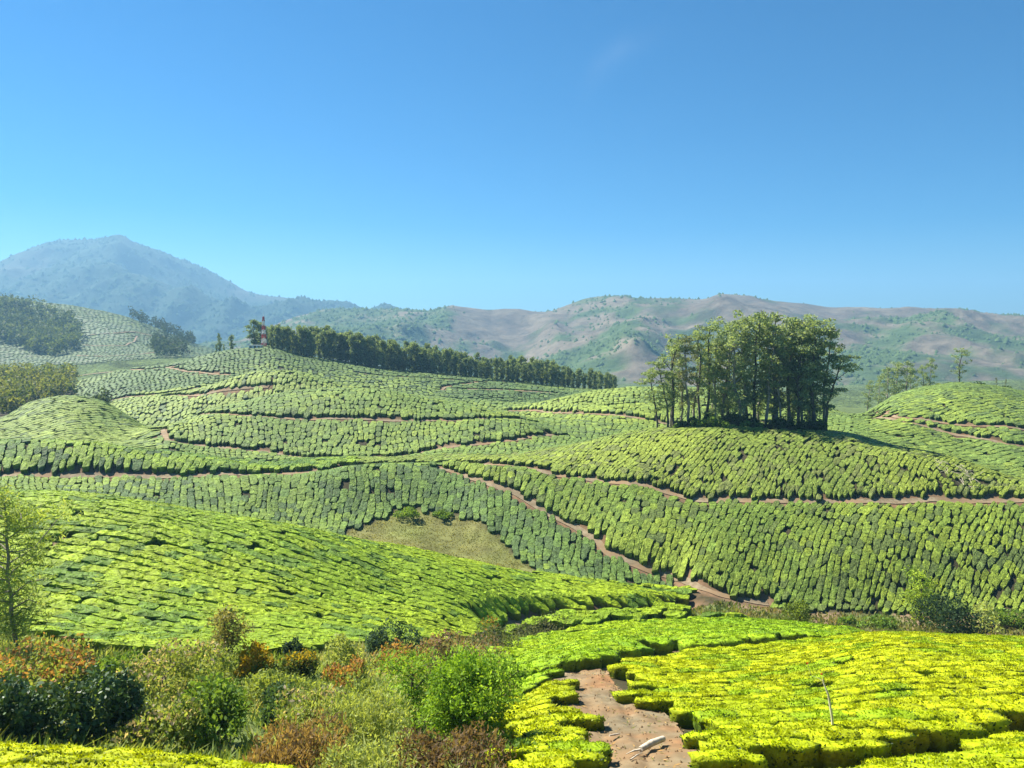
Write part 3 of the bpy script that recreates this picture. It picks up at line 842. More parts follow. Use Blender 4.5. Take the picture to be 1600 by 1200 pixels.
def in_near(u, v, lam, x, y):
    a = (u > 880) & (y < 46) & (~beyond_line(x, y, TERR_LINE) | (u > 1390)) & (lam < 3.35)
    patch = in_poly(u, v, [(872, 1074), (892, 1110), (926, 1145), (938, 1190), (925, 1235), (930, 1320), (820, 1320), (806, 1210), (798, 1160), (792, 1115), (830, 1088)])
    corner = (u < 400) & (lam < 2.1) & (v > 1200)
    return (a | patch | corner) & ~(in_poly(u, v, NEAR_PATH))
def near_label(x, y):
    u, v = xyz_to_uv(x, y, float(H(x, y)))
    if u < 500: return 'yellow-green tea bush in the strip at the bottom left corner'
    if u < 945 and v > 1060: return 'yellow-green tea bush in the small patch left of the bare path'
    return 'yellow-green clipped tea bush in the nearest field, right of the bare path'
field('near_field_bushes', 'yellow-green tea bushes at the far brow of the nearest field, lower right',
      tea_lattice('cart', -16, 40, 8, 48, 0.90, 1.35, R(5), seed=1, warp=0.8, wl_=9, jit=0.07, wander=0.6), in_near, 20, 6, 0.56, LIME,
      0.085, -0.14, young=1.0, lump=0.7, leaves=440, leaf=0.078, seed=11, rmax=0.95, singles=300, single_label=near_label,
      single_group='nearest tea bushes', miss=0.02, c_old=OLD, clear=0.35, hv=0.08, upright=0.9)
field('terrace_bushes', 'bright green tea bushes on the second terrace behind the bare path',
      tea_lattice('cart', -14, 44, 26, 66, 0.88, 1.4, R(9), seed=2, warp=0.9, wl_=12, jit=0.10, wander=0.6),
      lambda u, v, lam, x, y: (u > 770) & (beyond_line(x, y, TERR_LINE) | (u < 880)) & (lam < 4.35) & (lam > 2.4) & ~(in_near(u, v, lam, x, y)) & not_polys(u, v, y) & (u < 1400),
      14, 5, 0.56, LIME2, 0.06, -0.14, young=1.05, lump=0.8, leaves=130, leaf=0.11, seed=12, rmax=0.95, c_old=OLD, clear=0.3, miss=0.012, hv=0.08, upright=0.8)
field('bank_foot_bushes', 'short row of mid green tea bushes below the eroded bank',
      tea_lattice('fan', -60, 60, 50, 84, 1.7, 2.4, dref=66, tilt=0.35, seed=3, jit=0.12),
      lambda u, v, lam, x, y: (u > 775) & (u < 1170) & (lam > 4.3) & (lam < 5.95) & not_polys(u, v, y),
      16, 6, 0.9, BRIGHT, 0.06, 0.0, young=1.05, leaves=200, leaf=0.13, seed=13, rmax=1.6, c_old=OLD)
field('left_hill_bushes', 'bright green tea rows sweeping over the rounded hill at left',
      tea_lattice('cart', -70, 34, 26, 92, 1.0, 1.25, R(-7), seed=4, warp=2.6, wl_=26, jit=0.045, wander=0.9),
      lambda u, v, lam, x, y: (u < 1075) & (lam < 7.75) & (lam > np.where(u > 790, 5.95, 3.4)) & not_polys(u, v, y) & (y > 30),
      13, 5, 0.54, BRIGHT, 0.08, -0.34, young=1.1, leaves=26, leaf=0.11, brk=0.42, seed=14, rmax=1.25, c_old=OLD, miss=0.025, hv=0.12, upright=0.8)
def left_of_vpath(x, y):
    xx = np.interp(y, VPATH[::-1, 1], VPATH[::-1, 0])
    return (x < xx) & (y <= VPATH[0, 1] + 1)
def below_road(x, y):
    yy = np.interp(x, HILL_ROAD[:, 0], HILL_ROAD[:, 1])
    return y < yy
field('bowl_bushes', 'mid green tea bushes on the hollow slope behind the grass meadow',
      tea_lattice('fan', -85, 36, 72, 112, 0.92, 1.1, dref=97, tilt=0.05, seed=5, warp=1.0, wl_=18, jit=0.12),
      lambda u, v, lam, x, y: (lam > 7.75) & below_road(x, y) & (left_of_vpath(x, y) | (u < 690)) & not_polys(u, v, y),
      14, 4, 0.33, MIDG, 0.052, -0.3, brk=0.35, lump=0.7, young=1.12, leaves=5, leaf=0.18, seed=15, rmax=1.5, c_old=None)
field('right_slope_bushes', 'green tea bushes on the large slope below the grove road',
      tea_lattice('fan', -27, 85, 70, 112, 0.86, 1.05, dref=88, tilt=0.30, seed=6, warp=1.6, wl_=22, jit=0.13),
      lambda u, v, lam, x, y: (lam > 5.9) & below_road(x, y) & ~left_of_vpath(x, y) & (u > 690) & (u > np.where(lam < 7.75, 1075, 0)) & not_polys(u, v, y),
      14, 4, 0.32, SLOPE, 0.05, -0.3, brk=0.35, lump=0.7, young=1.12, leaves=5, leaf=0.17, seed=16, rmax=1.5, c_old=None)
field('front_ridge_bushes', 'dark green tea bushes on the low ridge above the road at left',
      tea_lattice('fan', -90, -8, 90, 120, 1.0, 1.2, dref=103, tilt=0.25, seed=7, warp=1.4, wl_=20, jit=0.13),
      lambda u, v, lam, x, y: (lam < 12.3) & ~below_road(x, y) & (u < 560),
      14, 4, 0.38, RIDGEC, 0.06, -0.3, brk=0.35, lump=0.7, young=1.15, leaves=8, leaf=0.19, seed=17, rmax=1.7, c_old=None)
field('grove_hill_bushes', 'light green tea bushes covering the domed hill under the grove',
      tea_lattice('fan', -50, 88, 90, 138, 0.82, 1.1, dref=107, tilt=0.42, seed=8, warp=1.8, wl_=26, jit=0.14),
      lambda u, v, lam, x, y: (lam < 12.6) & ~below_road(x, y) & (u >= 560) & ~(in_poly(u, v, GROVE_POLY) & (y > 111) & (y < 130)),
      12, 4, 0.29, CREST, 0.046, -0.3, brk=0.35, lump=0.7, young=1.12, leaves=2, leaf=0.19, seed=18, rmax=1.6, c_old=None)
field('central_hill_bushes', 'light green tea bushes in upright rows on the central rounded hill',
      tea_lattice('fan', -70, 72, 110, 166, 1.05, 1.35, dref=138, tilt=0.04, seed=9, warp=1.0, wl_=30, jit=0.12),
      lambda u, v, lam, x, y: (lam >= 12.4) & (lam < 15.8) & (u > 245) & (u < 1330),
      9, 4, 0.34, HILL, 0.066, -0.3, brk=0.36, lump=0.7, young=1.12, leaves=0, leaf=0.3, seed=19, rmax=2.1)
field('small_hill_bushes', 'pale green tea rows on the small rounded hill at far left',
      tea_lattice('cart', -145, -42, 104, 170, 1.1, 1.6, R(48), seed=10, warp=1.2, wl_=30, jit=0.11),
      lambda u, v, lam, x, y: (lam >= 12.4) & (lam < 15.9) & (u <= 245),
      8, 4, 0.34, HILL, 0.075, -0.3, young=1.12, leaves=0, leaf=0.28, seed=20, rmax=2.0)
field('right_hill_bushes', 'pale green tea rows on the rounded hill at far right',
      tea_lattice('cart', 42, 170, 95, 206, 1.12, 1.6, R(28), seed=21, warp=1.2, wl_=30, jit=0.11),
      lambda u, v, lam, x, y: (lam >= 12.4) & (lam < 17.7) & (u >= 1330),
      8, 4, 0.32, HILL, 0.075, -0.3, young=1.12, leaves=0, leaf=0.28, seed=21, rmax=2.0)
field('middle_hill_bushes', 'pale green tea bushes on the low hills behind the central hill',
      tea_lattice('fan', -145, 102, 150, 214, 1.25, 1.7, dref=185, tilt=0.1, seed=22, warp=1.5, wl_=40, jit=0.12),
      lambda u, v, lam, x, y: (lam >= 15.8) & (lam < 18.0) & (u > 60) & (u < 1330),
      7, 3, 0.4, FARH, 0.09, -0.3, young=1.12, seed=22, rmax=2.4)
field('mast_hill_bushes', 'hazy green tea bushes on the broad hill below the mast',
      tea_lattice('fan', -180, 103, 200, 315, 1.6, 2.0, dref=250, tilt=0.0, seed=23, warp=1.5, wl_=60, jit=0.12),
      lambda u, v, lam, x, y: (lam >= 18.0) & (lam < 20.6) & (u > 118) & (u < 1000),
      6, 3, 0.45, MASTP, 0.12, -0.3, young=1.12, seed=23, rmax=3.2)
field('far_hill_bushes', 'hazy tea rows on the big hill at the left edge below the mountain',
      tea_lattice('fan', -425, -225, 470, 735, 3.5, 4.8, dref=600, tilt=0.0, seed=24, warp=3.0, wl_=90, jit=0.08),
      lambda u, v, lam, x, y: (lam >= 21.6) & (lam < 24.2) & (u < 335) ,
      6, 3, 0.4, palette((0.085, 0.120, 0.044), (0.118, 0.155, 0.05), (0.10, 0.12, 0.05), 70, 28, 0.05, 0.3), 0.10, -0.6, brk=0.0, young=1.1, seed=24, rmax=3.4)
print('bush tris', ALL_TRIS, 'singles', N_SINGLE)
# ------------------------------------------------------------------ far ridge and mountain
def far_hill(name, label, prof, fr, foot_v, foot_d, crest_d, amp, wx, wy, seed, colf, nq=330, nl=140, q0=-1.1, q1=1.1):
    pu_ = np.array(prof, float)
    lays = []
    for (f, d) in fr:
        lays.append([(u, foot_v + (v - foot_v) * f, d) for u, v in pu_])
    lays.append([(u, v + 30, crest_d * 1.18) for u, v in pu_])
    lays.append([(u, v + 90, crest_d * 1.4) for u, v in pu_])
    qg = np.linspace(q0, q1, nq); lg = np.linspace(math.log(foot_d), math.log(crest_d * 1.39), nl)
    S, LAM = build_surface(lays, qg, lg)
    D = np.exp(lg)[None, :].repeat(nq, 0); X = qg[:, None] * D
    nc = len(fr) - 1
    m = np.clip(LAM / 1.0, 0, 1) * (0.22 + 0.78 * np.clip((nc - LAM) / 1.2, 0, 1))
    nz = np.zeros_like(D); a = 1.0
    for k in range(6):
        r_ = 1 - np.abs(2 * vn(X / wx * 2 ** k + 5 * k, D / wy * 2 ** k, seed + k) - 1)
        nz += a * (r_ - 0.5); a *= 0.52
    Z = CZ + S * D + amp * m * nz
    c = colf(X, D, nz, LAM / nc)
    gi = np.arange(nq * nl).reshape(nq, nl)
    q = np.stack([gi[:-1, :-1], gi[1:, :-1], gi[1:, 1:], gi[:-1, 1:]], -1).reshape(-1, 4)
    o = obj(name, mesh_np(name, np.stack([X, D, Z], -1).reshape(-1, 3), q, cols=c.reshape(-1, 3), mats=[M_FARGROUND]))
    tag(o, label, name.split('_')[-1], kind='structure')
    return qg, lg, X, D, Z, nz, LAM / nc

M_FARGROUND = mat_noise('far_slope', (0.72, 0.74, 0.74), (1.25, 1.22, 1.2), 0.06, rough=1.0, bump=0.7, bdist=4.0, use_tint=True)
def ridge_col(X, D, nz, f):
    p = fbm(X / 210 + 2, D / 210, 301, 4); p2 = fbm(X / 40, D / 40, 305, 4)
    dry = np.clip((p - 0.50) * 6 + (p2 - 0.5) * 4 + (f - 0.55) * 1.1 + nz * 0.5 + 0.08, 0, 1)[..., None]
    g = np.array([0.060, 0.095, 0.030]); b = np.array([0.098, 0.080, 0.064]); w = np.array([0.145, 0.122, 0.080])
    b = b * (1 - p2[..., None]) + w * p2[..., None]
    return (g * (1 - dry) + b * dry) * (0.7 + 0.6 * p2[..., None])
def mount_col(X, D, nz, f):
    p = fbm(X / 310 + 9, D / 310, 311, 4); p2 = fbm(X / 56, D / 56, 315, 4)
    dry = np.clip((p - 0.60) * 6 + (f - 0.85) * 1.5, 0, 0.7)[..., None]
    g = np.array([0.026, 0.048, 0.022]); b = np.array([0.07, 0.068, 0.045])
    return (g * (1 - dry) + b * dry) * (0.6 + 0.8 * p2[..., None])
RIDGE = [(-500, 560), (200, 560), (350, 545), (430, 515), (480, 495), (510, 486), (540, 481), (590, 481), (640, 484), (670, 490), (700, 487), (760, 488), (800, 484), (850, 488), (880, 481), (920, 468), (960, 466), (1000, 467), (1050, 468), (1100, 471), (1125, 465), (1160, 467), (1200, 472), (1250, 477), (1300, 485), (1350, 487), (1400, 488), (1450, 488), (1500, 490), (1550, 496), (1600, 498), (1700, 492), (1900, 500), (2100, 510)]
MOUNT = [(-500, 560), (-350, 525), (-200, 480), (-100, 450), (0, 416), (60, 394), (100, 386), (150, 380), (172, 375), (185, 373), (194, 376), (208, 385), (250, 400), (300, 420), (350, 445), (400, 466), (450, 473), (500, 481), (560, 490), (650, 505), (800, 530), (1200, 545), (2100, 550)]
rdg = far_hill('far_ridge', 'long dry brown and green ridge closing the valley', RIDGE, [(-0.05, 900), (0.20, 1040), (0.52, 1210), (0.80, 1380), (1.0, 1570)], 606, 903, 1570, 52, 270, 360, 401, ridge_col)
mnt = far_hill('far_mountain', 'hazy blue pointed mountain on the left skyline', MOUNT, [(-0.1, 1760), (0.20, 2030), (0.50, 2330), (0.80, 2640), (1.0, 2950)], 560, 1765, 2950, 120, 500, 640, 421, mount_col, nq=320, nl=130, q1=0.7)

OCT_V = np.array([(1, 0, 0), (0.31, 0.95, 0), (-0.81, 0.59, 0), (-0.81, -0.59, 0), (0.31, -0.95, 0), (0, 0, 1)], float)
OCT_V[:5, 2] -= 0.45
OCT_T = [(i, (i + 1) % 5, 5) for i in range(5)]
def blobs(name, label, x, y, z, r_, cols, seed, cat='forest', tall=0.9):
    g_ = np.random.default_rng(seed)
    n = len(x)
    V = OCT_V[None] * (r_[:, None, None] * (0.7 + 0.6 * g_.random((n, 6, 1))))
    V[..., 2] *= tall
    a = g_.random(n) * 6.28
    X = V[..., 0] * np.cos(a)[:, None] - V[..., 1] * np.sin(a)[:, None]; Y = V[..., 0] * np.sin(a)[:, None] + V[..., 1] * np.cos(a)[:, None]
    V = np.stack([X + x[:, None], Y + y[:, None], V[..., 2] + (z + 0.35 * r_)[:, None]], -1).reshape(-1, 3)
    T = (np.array(OCT_T)[None] + (np.arange(n) * 6)[:, None, None]).reshape(-1, 3)
    o = obj(name, mesh_np(name, V, None, T, np.repeat(cols, 6, 0), [M_FAR]))
    return tag(o, label, cat, kind='stuff')

def hill_cover(name, label, S, n, dens, r0, r1, c1, c2, seed):
    qg, lg, X, D, Z, nz, F = S
    g_ = np.random.default_rng(seed)
    i = g_.integers(1, X.shape[0] - 1, n * 6); j = g_.integers(1, int(X.shape[1] * 0.93), n * 6)
    fx, fy = g_.random(n * 6)[:, None], g_.random(n * 6)
    a = fx[:, 0]; b = fy
    def bi(G): return (G[i, j] * (1 - a) + G[i + 1, j] * a) * (1 - b) + (G[i, j + 1] * (1 - a) + G[i + 1, j + 1] * a) * b
    x, y, z, f, nn = bi(X), bi(D), bi(Z), bi(F), bi(nz)
    k = (g_.random(n * 6) < dens(x, y, f, nn)) & (np.abs(x / y) < 0.8)
    k = np.nonzero(k)[0][:n]
    x, y, z = x[k], y[k], z[k]
    r_ = r0 + (r1 - r0) * g_.random(len(k)) ** 2
    t = g_.random((len(k), 1)) * 0.6 + 0.4 * fbm(x / 120, y / 120, seed + 3, 3)[:, None]
    return blobs(name, label, x, y, z, r_, np.array(c1) * (1 - t) + np.array(c2) * t, seed)
hill_cover('ridge_scrub', 'patches of scrub and small trees on the dry far ridge', rdg, 17000,
           lambda x, y, f, n: np.clip(1.25 - 4.5 * (fbm(x / 210 + 2, y / 210, 301, 4) - 0.36) - n * 0.5, 0.015, 1) * np.where(f > 0.97, 0.25, 1.0), 1.0, 4.2, (0.045, 0.075, 0.028), (0.085, 0.125, 0.04), 501)
hill_cover('mountain_forest', 'dense hazy forest on the mountain slopes', mnt, 24000,
           lambda x, y, f, n: np.clip(1.25 - 3.0 * (fbm(x / 310 + 9, y / 310, 311, 4) - 0.45), 0.12, 1), 2.4, 8.5, (0.020, 0.038, 0.020), (0.050, 0.078, 0.034), 502)

# ------------------------------------------------------------------ trees and shrubs
def tube(pts, rads, sides=6):
    pts = np.array(pts, float); n = len(pts)
    tn = np.gradient(pts, axis=0); tn /= np.linalg.norm(tn, axis=1)[:, None] + 1e-9
    ref = np.array([0.31, 0.95, 0.05])
    a = np.cross(tn, ref); a /= np.linalg.norm(a, axis=1)[:, None] + 1e-9
    b = np.cross(tn, a)
    th = np.arange(sides) / sides * 2 * math.pi
    V = pts[:, None] + (a[:, None] * np.cos(th)[None, :, None] + b[:, None] * np.sin(th)[None, :, None]) * np.array(rads)[:, None, None]
    ii = np.arange(n * sides).reshape(n, sides); jj = np.roll(ii, -1, 1)
    Q = np.stack([ii[:-1], jj[:-1], jj[1:], ii[1:]], -1).reshape(-1, 4)
    return V.reshape(-1, 3), Q

class Geo:
    def __init__(s): s.v, s.q, s.t, s.c, s.n = [], [], [], [], 0
    def add(s, v, q=None, t=None, c=None):
        s.v.append(v)
        if q is not None: s.q.append(np.asarray(q) + s.n)
        if t is not None: s.t.append(np.asarray(t) + s.n)
        s.c.append(np.broadcast_to(np.array((1, 1, 1.0)) if c is None else c, (len(v), 3)))
        s.n += len(v)
    def mesh(s, name, mats, smooth=True):
        return mesh_np(name, np.concatenate(s.v), np.concatenate(s.q) if s.q else None, np.concatenate(s.t) if s.t else None, np.concatenate(s.c), mats, smooth=smooth)

def leaf_quads(cen, size, col, g_, droop=0.0, aspect=0.45, up=0.3, nrm_out=None):
    n = len(cen)
    d = g_.normal(size=(n, 3)); d[:, 2] += up - droop
    if nrm_out is not None: d += nrm_out * 0.8
    d /= np.linalg.norm(d, axis=1)[:, None] + 1e-9
    w = np.cross(d, g_.normal(size=(n, 3))); w /= np.linalg.norm(w, axis=1)[:, None] + 1e-9
    s = (size * (0.6 + 0.8 * g_.random((n, 1))))
    V = np.stack([cen - d * s * .5, cen + w * s * aspect * .5, cen + d * s * .5, cen - w * s * aspect * .5], 1).reshape(-1, 3)
    return V, np.arange(n * 4).reshape(-1, 4), np.repeat(col, 4, 0)

def clump_points(c, r_, n, g_, shell=0.55):
    d = g_.normal(size=(n, 3)); d /= np.linalg.norm(d, axis=1)[:, None]
    rr = shell + (1 - shell) * g_.random((n, 1))
    return np.array(c) + d * rr * np.array(r_), d

def tree_meshes(seed, height, start, spread, limbs, per_clump, leaf, cols, clump=(0.9, 1.5), flat=0.62, trunk_r=0.24, lean=(0, 0), droop=0.5, top=1.0, bark=None, multi=1, rise=(0.5, 1.1), sub=3, aspect=0.45):
    g_ = np.random.default_rng(seed)
    T, F = Geo(), Geo()
    cols = np.array(cols, float)
    cl = []
    for mlt in range(multi):
        n = 9
        h = height * (1 if mlt == 0 else 0.72 + 0.2 * g_.random())
        ln = np.array(lean) * h + (g_.normal(0, 0.16, 2) * h if multi > 1 else 0)
        wob = np.cumsum(g_.normal(0, 0.012 * h, (n, 2)), 0); wob[0] = 0
        ts = np.linspace(0, 1, n)
        P = np.stack([ln[0] * ts ** 1.4 + wob[:, 0], ln[1] * ts ** 1.4 + wob[:, 1], ts * h * 0.96], 1)
        P[0, 2] = -0.5
        v, q = tube(P, trunk_r * (1.15 - ts) ** 0.8 + 0.02, 7)
        T.add(v, q)
        for k in range(limbs):
            f = start + (1 - start) * ((k + g_.random()) / limbs)
            base = np.array([np.interp(f, ts, P[:, i]) for i in range(3)])
            az = k * 2.4 + g_.normal(0, 0.5)
            prof = math.sin(math.pi * min(1, 0.22 + 0.8 * (1 - f) / (1 - start) ** 0.9)) ** 0.6 if f < 0.95 else 0.3
            L = spread * (0.55 + 0.6 * g_.random()) * max(prof, 0.25)
            ri = rise[0] + (rise[1] - rise[0]) * g_.random()
            dr = np.array([math.cos(az), math.sin(az), ri])
            m1 = base + dr * L * 0.5 + g_.normal(0, 0.08 * L, 3)
            e = base + np.array([math.cos(az), math.sin(az), ri * 0.8]) * L + g_.normal(0, 0.1 * L, 3)
            r0 = trunk_r * (1.05 - f) * 0.6 + 0.025
            v, q = tube([base, m1, e], [r0, r0 * 0.6, 0.015], 5)
            T.add(v, q)
            for s_ in range(sub):
                t = 0.45 + 0.55 * (s_ + g_.random()) / sub
                c = base * (1 - t) ** 2 + 2 * m1 * t * (1 - t) + e * t * t + g_.normal(0, 0.16 * spread, 3) * (1 if s_ else 0.4)
                cl.append((c, clump[0] + (clump[1] - clump[0]) * g_.random()))
        cl.append((P[-1] + [0, 0, 0.2], clump[1] * 0.8)); cl.append((P[-2], clump[1]))
    for (c, r_) in cl:
        n = int(per_clump * (0.7 + 0.6 * g_.random()) * (r_ / clump[1]) ** 1.5)
        p, d = clump_points(c, (r_, r_, r_ * flat), n, g_, 0.35)
        t = g_.random()
        base = cols[0] * (1 - t) + cols[1] * t
        col = base * (0.8 + 0.4 * g_.random((n, 1)))
        if len(cols) > 2:
            col = np.where(g_.random((n, 1)) < 0.15, cols[2], col)
        F.add(*[*leaf_quads(p, leaf, col, g_, droop, aspect, nrm_out=d)][:2], None, leaf_quads_last(col))
    return T.mesh('trunk', [bark or M_BARK]), F.mesh('crown', [M_TLEAF], smooth=False)
def leaf_quads_last(col): return np.repeat(col, 4, 0)

def plant_tree(name, label, cat, group, loc, meshes, rz=0.0, sc_=1.0, scz=None):
    e = empty(name, loc, rz)
    e.scale = (sc_, sc_, scz or sc_)
    obj('trunk', meshes[0], e); obj('crown', meshes[1], e)
    return tag(e, label, cat, group)

EU = [(0.145, 0.205, 0.108), (0.30, 0.38, 0.19), (0.38, 0.46, 0.25)]
EU_P = [(0.14, 0.165, 0.085), (0.22, 0.24, 0.125), (0.27, 0.28, 0.16)]
# the hilltop grove
gum = [tree_meshes(900, 20, 0.24, 3.2, 17, 66, 0.46, EU, (0.7, 1.25), bark=M_PALEBARK),
       tree_meshes(901, 20, 0.34, 2.6, 14, 60, 0.44, EU, (0.65, 1.15), bark=M_BARK),
       tree_meshes(902, 20, 0.14, 3.5, 20, 76, 0.48, EU, (0.8, 1.4), bark=M_PALEBARK),
       tree_meshes(903, 20, 0.25, 2.5, 15, 60, 0.42, EU_P, (0.65, 1.2), bark=M_PALEBARK),
       tree_meshes(904, 20, 0.18, 3.4, 19, 76, 0.48, EU, (0.8, 1.4), lean=(0.05, 0.02), bark=M_BARK),
       tree_meshes(905, 20, 0.30, 3.4, 15, 85, 0.46, EU, (0.7, 1.25), lean=(0.14, 0.0), bark=M_BARK)]
GROVE = [  # u of the foot, v of the top, distance, variant, turn, width factor
 (1043, 556, 151, 5, 3.14, 1.05), (1027, 572, 152, 5, 2.7, 1.15), (1048, 530, 157, 0, 2.2, 0.9), (1054, 505, 152, 1, 0.4, 1.0), (1064, 540, 156, 3, 2.0, 0.9), (1077, 512, 151, 3, 1.1, 1.0), (1082, 520, 157, 3, 4.1, 0.95),
 (1091, 508, 152, 1, 2.7, 0.9), (1105, 482, 153, 1, 5.2, 0.9), (1112, 520, 158, 2, 0.9, 0.8), (1119, 560, 150, 0, 3.3, 0.9), (1131, 494, 154, 2, 2.2, 1.0),
 (1142, 489, 159, 4, 0.2, 1.0), (1154, 498, 150, 2, 4.4, 1.0), (1160, 540, 152, 0, 1.3, 0.8), (1168, 487, 156, 0, 3.9, 1.0), (1178, 482, 153, 4, 5.0, 1.0), (1187, 500, 161, 2, 1.8, 0.9),
 (1196, 498, 151, 0, 0.7, 0.95), (1205, 491, 157, 4, 2.9, 0.95), (1213, 488, 153, 2, 3.6, 1.0), (1222, 530, 150, 3, 0.1, 0.9), (1232, 492, 155, 0, 5.5, 1.0), (1240, 495, 159, 2, 2.4, 0.95),
 (1249, 489, 151, 4, 1.5, 1.0), (1254, 500, 154, 0, 3.0, 0.9), (1262, 493, 158, 2, 4.8, 1.0), (1270, 487, 151, 1, 2.1, 1.05), (1275, 496, 152, 4, 0.5, 1.0), (1292, 548, 149, 5, 0.0, 1.15), (1286, 510, 154, 0, 5.9, 0.95)]
for k, (u, vt, d, var, rz, wf) in enumerate(GROVE):
    d = 117.5 + (d - 150) * 0.8
    q_, _ = uv_to_qs(u, 660)
    x, y = float(q_) * d, float(d)
    z = float(H(x, y))
    _, s_ = uv_to_qs(u, vt)
    hgt = (CZ + float(s_) * y - z) * random.uniform(0.90, 1.01)
    if k == 0: lb = 'leaning eucalyptus with outstretched crown at the left edge of the hilltop grove'
    elif k == 8: lb = 'tallest thin-crowned eucalyptus left of centre in the hilltop grove'
    elif k == 29: lb = 'eucalyptus with a long branch reaching out at the right edge of the grove'
    elif u < 1095: lb = 'slender open-crowned eucalyptus in the sparse left part of the hilltop grove'
    elif u < 1200: lb = 'dense-crowned eucalyptus in the middle of the hilltop grove'
    else: lb = 'tall eucalyptus in the right part of the hilltop grove'
    plant_tree('eucalyptus_tree', lb, 'tree', 'trees of the hilltop grove', (x, y, z - 0.1), gum[var], rz, hgt / 20 * wf * 1.16, hgt / 20)

# shrubs: parts foliage and stem
def shrub_meshes(seed, w, h, n, leaf, cols, lobes=5, mat=None, shell=0.62, tip=None, tipf=0.25, up=0.3, aspect=0.5, stems=6, blade=False, droop=0.0):
    g_ = np.random.default_rng(seed)
    F, T = Geo(), Geo()
    cols = np.array(cols, float)
    for k in range(lobes):
        a = g_.random() * 6.28; rr = (0.0 if k == 0 else 0.30 + 0.12 * g_.random()) * w
        hh = h * (0.62 + 0.38 * g_.random()) if k else h
        c = np.array([rr * math.cos(a), rr * math.sin(a), hh * 0.55])
        r_ = np.array([w * 0.27 * (0.8 + 0.5 * g_.random())] * 2 + [hh * 0.47])
        p, d = clump_points(c, r_, n // lobes, g_, shell)
        # break the lobe into small sprays
        sp = g_.normal(size=(max(n // lobes // 22, 3), 3)); sp /= np.linalg.norm(sp, axis=1)[:, None]
        near = np.argmax(d @ sp.T, 1)
        bulge = 0.80 + 0.34 * g_.random(len(sp))
        p = c + (p - c) * bulge[near][:, None]
        p[:, 2] = np.maximum(p[:, 2], 0.03)
        t = np.clip(g_.random((len(p), 1)) * 0.6 + 0.4 * g_.random(len(sp))[near][:, None], 0, 1)
        col = (cols[0] * (1 - t) + cols[1] * t) * (0.8 + 0.4 * g_.random((len(p), 1)))
        if tip is not None:
            m = (g_.random((len(p), 1)) < tipf * np.clip(2.2 * d[:, 2:3] + 0.1, 0, 2))
            col = np.where(m, np.array(tip) * (0.7 + 0.6 * g_.random((len(p), 1))), col)
        v, q, cc = leaf_quads(p, leaf * 1.22, col, g_, droop, aspect * 1.1, up, nrm_out=d * 0.6)
        F.add(v, q, None, cc)
        for s_ in range(max(1, stems // lobes)):
            e = c + (p[g_.integers(len(p))] - c) * 0.8
            b0 = np.array([c[0] * 0.35, c[1] * 0.35, -0.15])
            v, q = tube([b0, (b0 + e) / 2 + g_.normal(0, 0.04 * w, 3), e], [0.035, 0.022, 0.008], 5)
            T.add(v, q)
    return T.mesh('stem', [M_BARK]), F.mesh('foliage', [mat or M_TLEAF], smooth=False)

def shrub(name, label, u, v, wpx, hpx, n, leaf, cols, seed, dr=(10, 60), d=None, cat='shrub', group=None, **kw):
    if d is None:
        x, y = at(u, v, *dr)
    else:
        q_, _ = uv_to_qs(u, v); x, y = float(q_) * d, float(d)
    ppm = FPX / y
    ms = shrub_meshes(seed, wpx / ppm, hpx / ppm, n, leaf, cols, **kw)
    e = empty(name, (x, y, float(H(x, y)) - 0.05), seed * 1.3)
    obj('stem', ms[0], e); obj('foliage', ms[1], e)
    return tag(e, label, cat, group)

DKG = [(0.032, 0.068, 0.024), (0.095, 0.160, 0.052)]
OLV = [(0.165, 0.225, 0.045), (0.310, 0.360, 0.095)]
GRN = [(0.095, 0.180, 0.030), (0.200, 0.300, 0.050)]
LGT = [(0.160, 0.280, 0.030), (0.280, 0.400, 0.050)]
PAL = [(0.250, 0.310, 0.085), (0.410, 0.460, 0.150)]
BRN = [(0.190, 0.125, 0.060), (0.320, 0.220, 0.100)]
ORA = (0.37, 0.20, 0.07)
MAU = (0.42, 0.34, 0.24)
S = shrub
S('dark_shrub', 'tall dark glossy shrub above the bottom left tea strip', 155, 1170, 118, 152, 4200, 0.12, DKG, 1, mat=M_GLOSS, lobes=6, droop=0.3)
S('dark_shrub', 'dark glossy shrub at the left edge beneath the orange thicket', 28, 1172, 104, 128, 3600, 0.12, DKG, 2, mat=M_GLOSS, lobes=6, droop=0.3)
S('orange_thicket', 'orange-tipped wild thicket at the left edge', 45, 1095, 190, 112, 5200, 0.13, OLV, 3, tip=ORA, tipf=0.28, lobes=8)
S('orange_thicket', 'smaller orange-tipped thicket right behind the tall dark shrub', 120, 1082, 90, 75, 2200, 0.13, OLV, 4, tip=ORA, tipf=0.5)
S('green_shrub', 'fresh green shrub behind the tall dark shrub', 178, 1090, 95, 75, 2200, 0.12, GRN, 5)
S('seeding_shrub', 'olive shrub with mauve seed heads below the left tea hill', 262, 1095, 165, 95, 4200, 0.11, OLV, 6, tip=MAU, tipf=0.22, lobes=8, up=0.8)
S('seeding_shrub', 'olive shrub with pale seed heads beside the dark shrub foot', 255, 1180, 130, 80, 3000, 0.10, OLV, 7, tip=MAU, tipf=0.18, lobes=6, up=0.8)
S('green_shrub', 'mid green leafy shrub in the middle of the wild hollow', 345, 1170, 150, 115, 3800, 0.12, GRN, 8, lobes=7)
S('dark_shrub', 'small dark shrub with a shaded hollow beneath', 440, 1130, 95, 70, 2200, 0.12, DKG, 9)
S('dry_weeds', 'brown dry weeds beside the bottom left tea strip', 462, 1215, 150, 100, 4200, 0.13, BRN, 10, up=1.6, aspect=0.22, lobes=7)
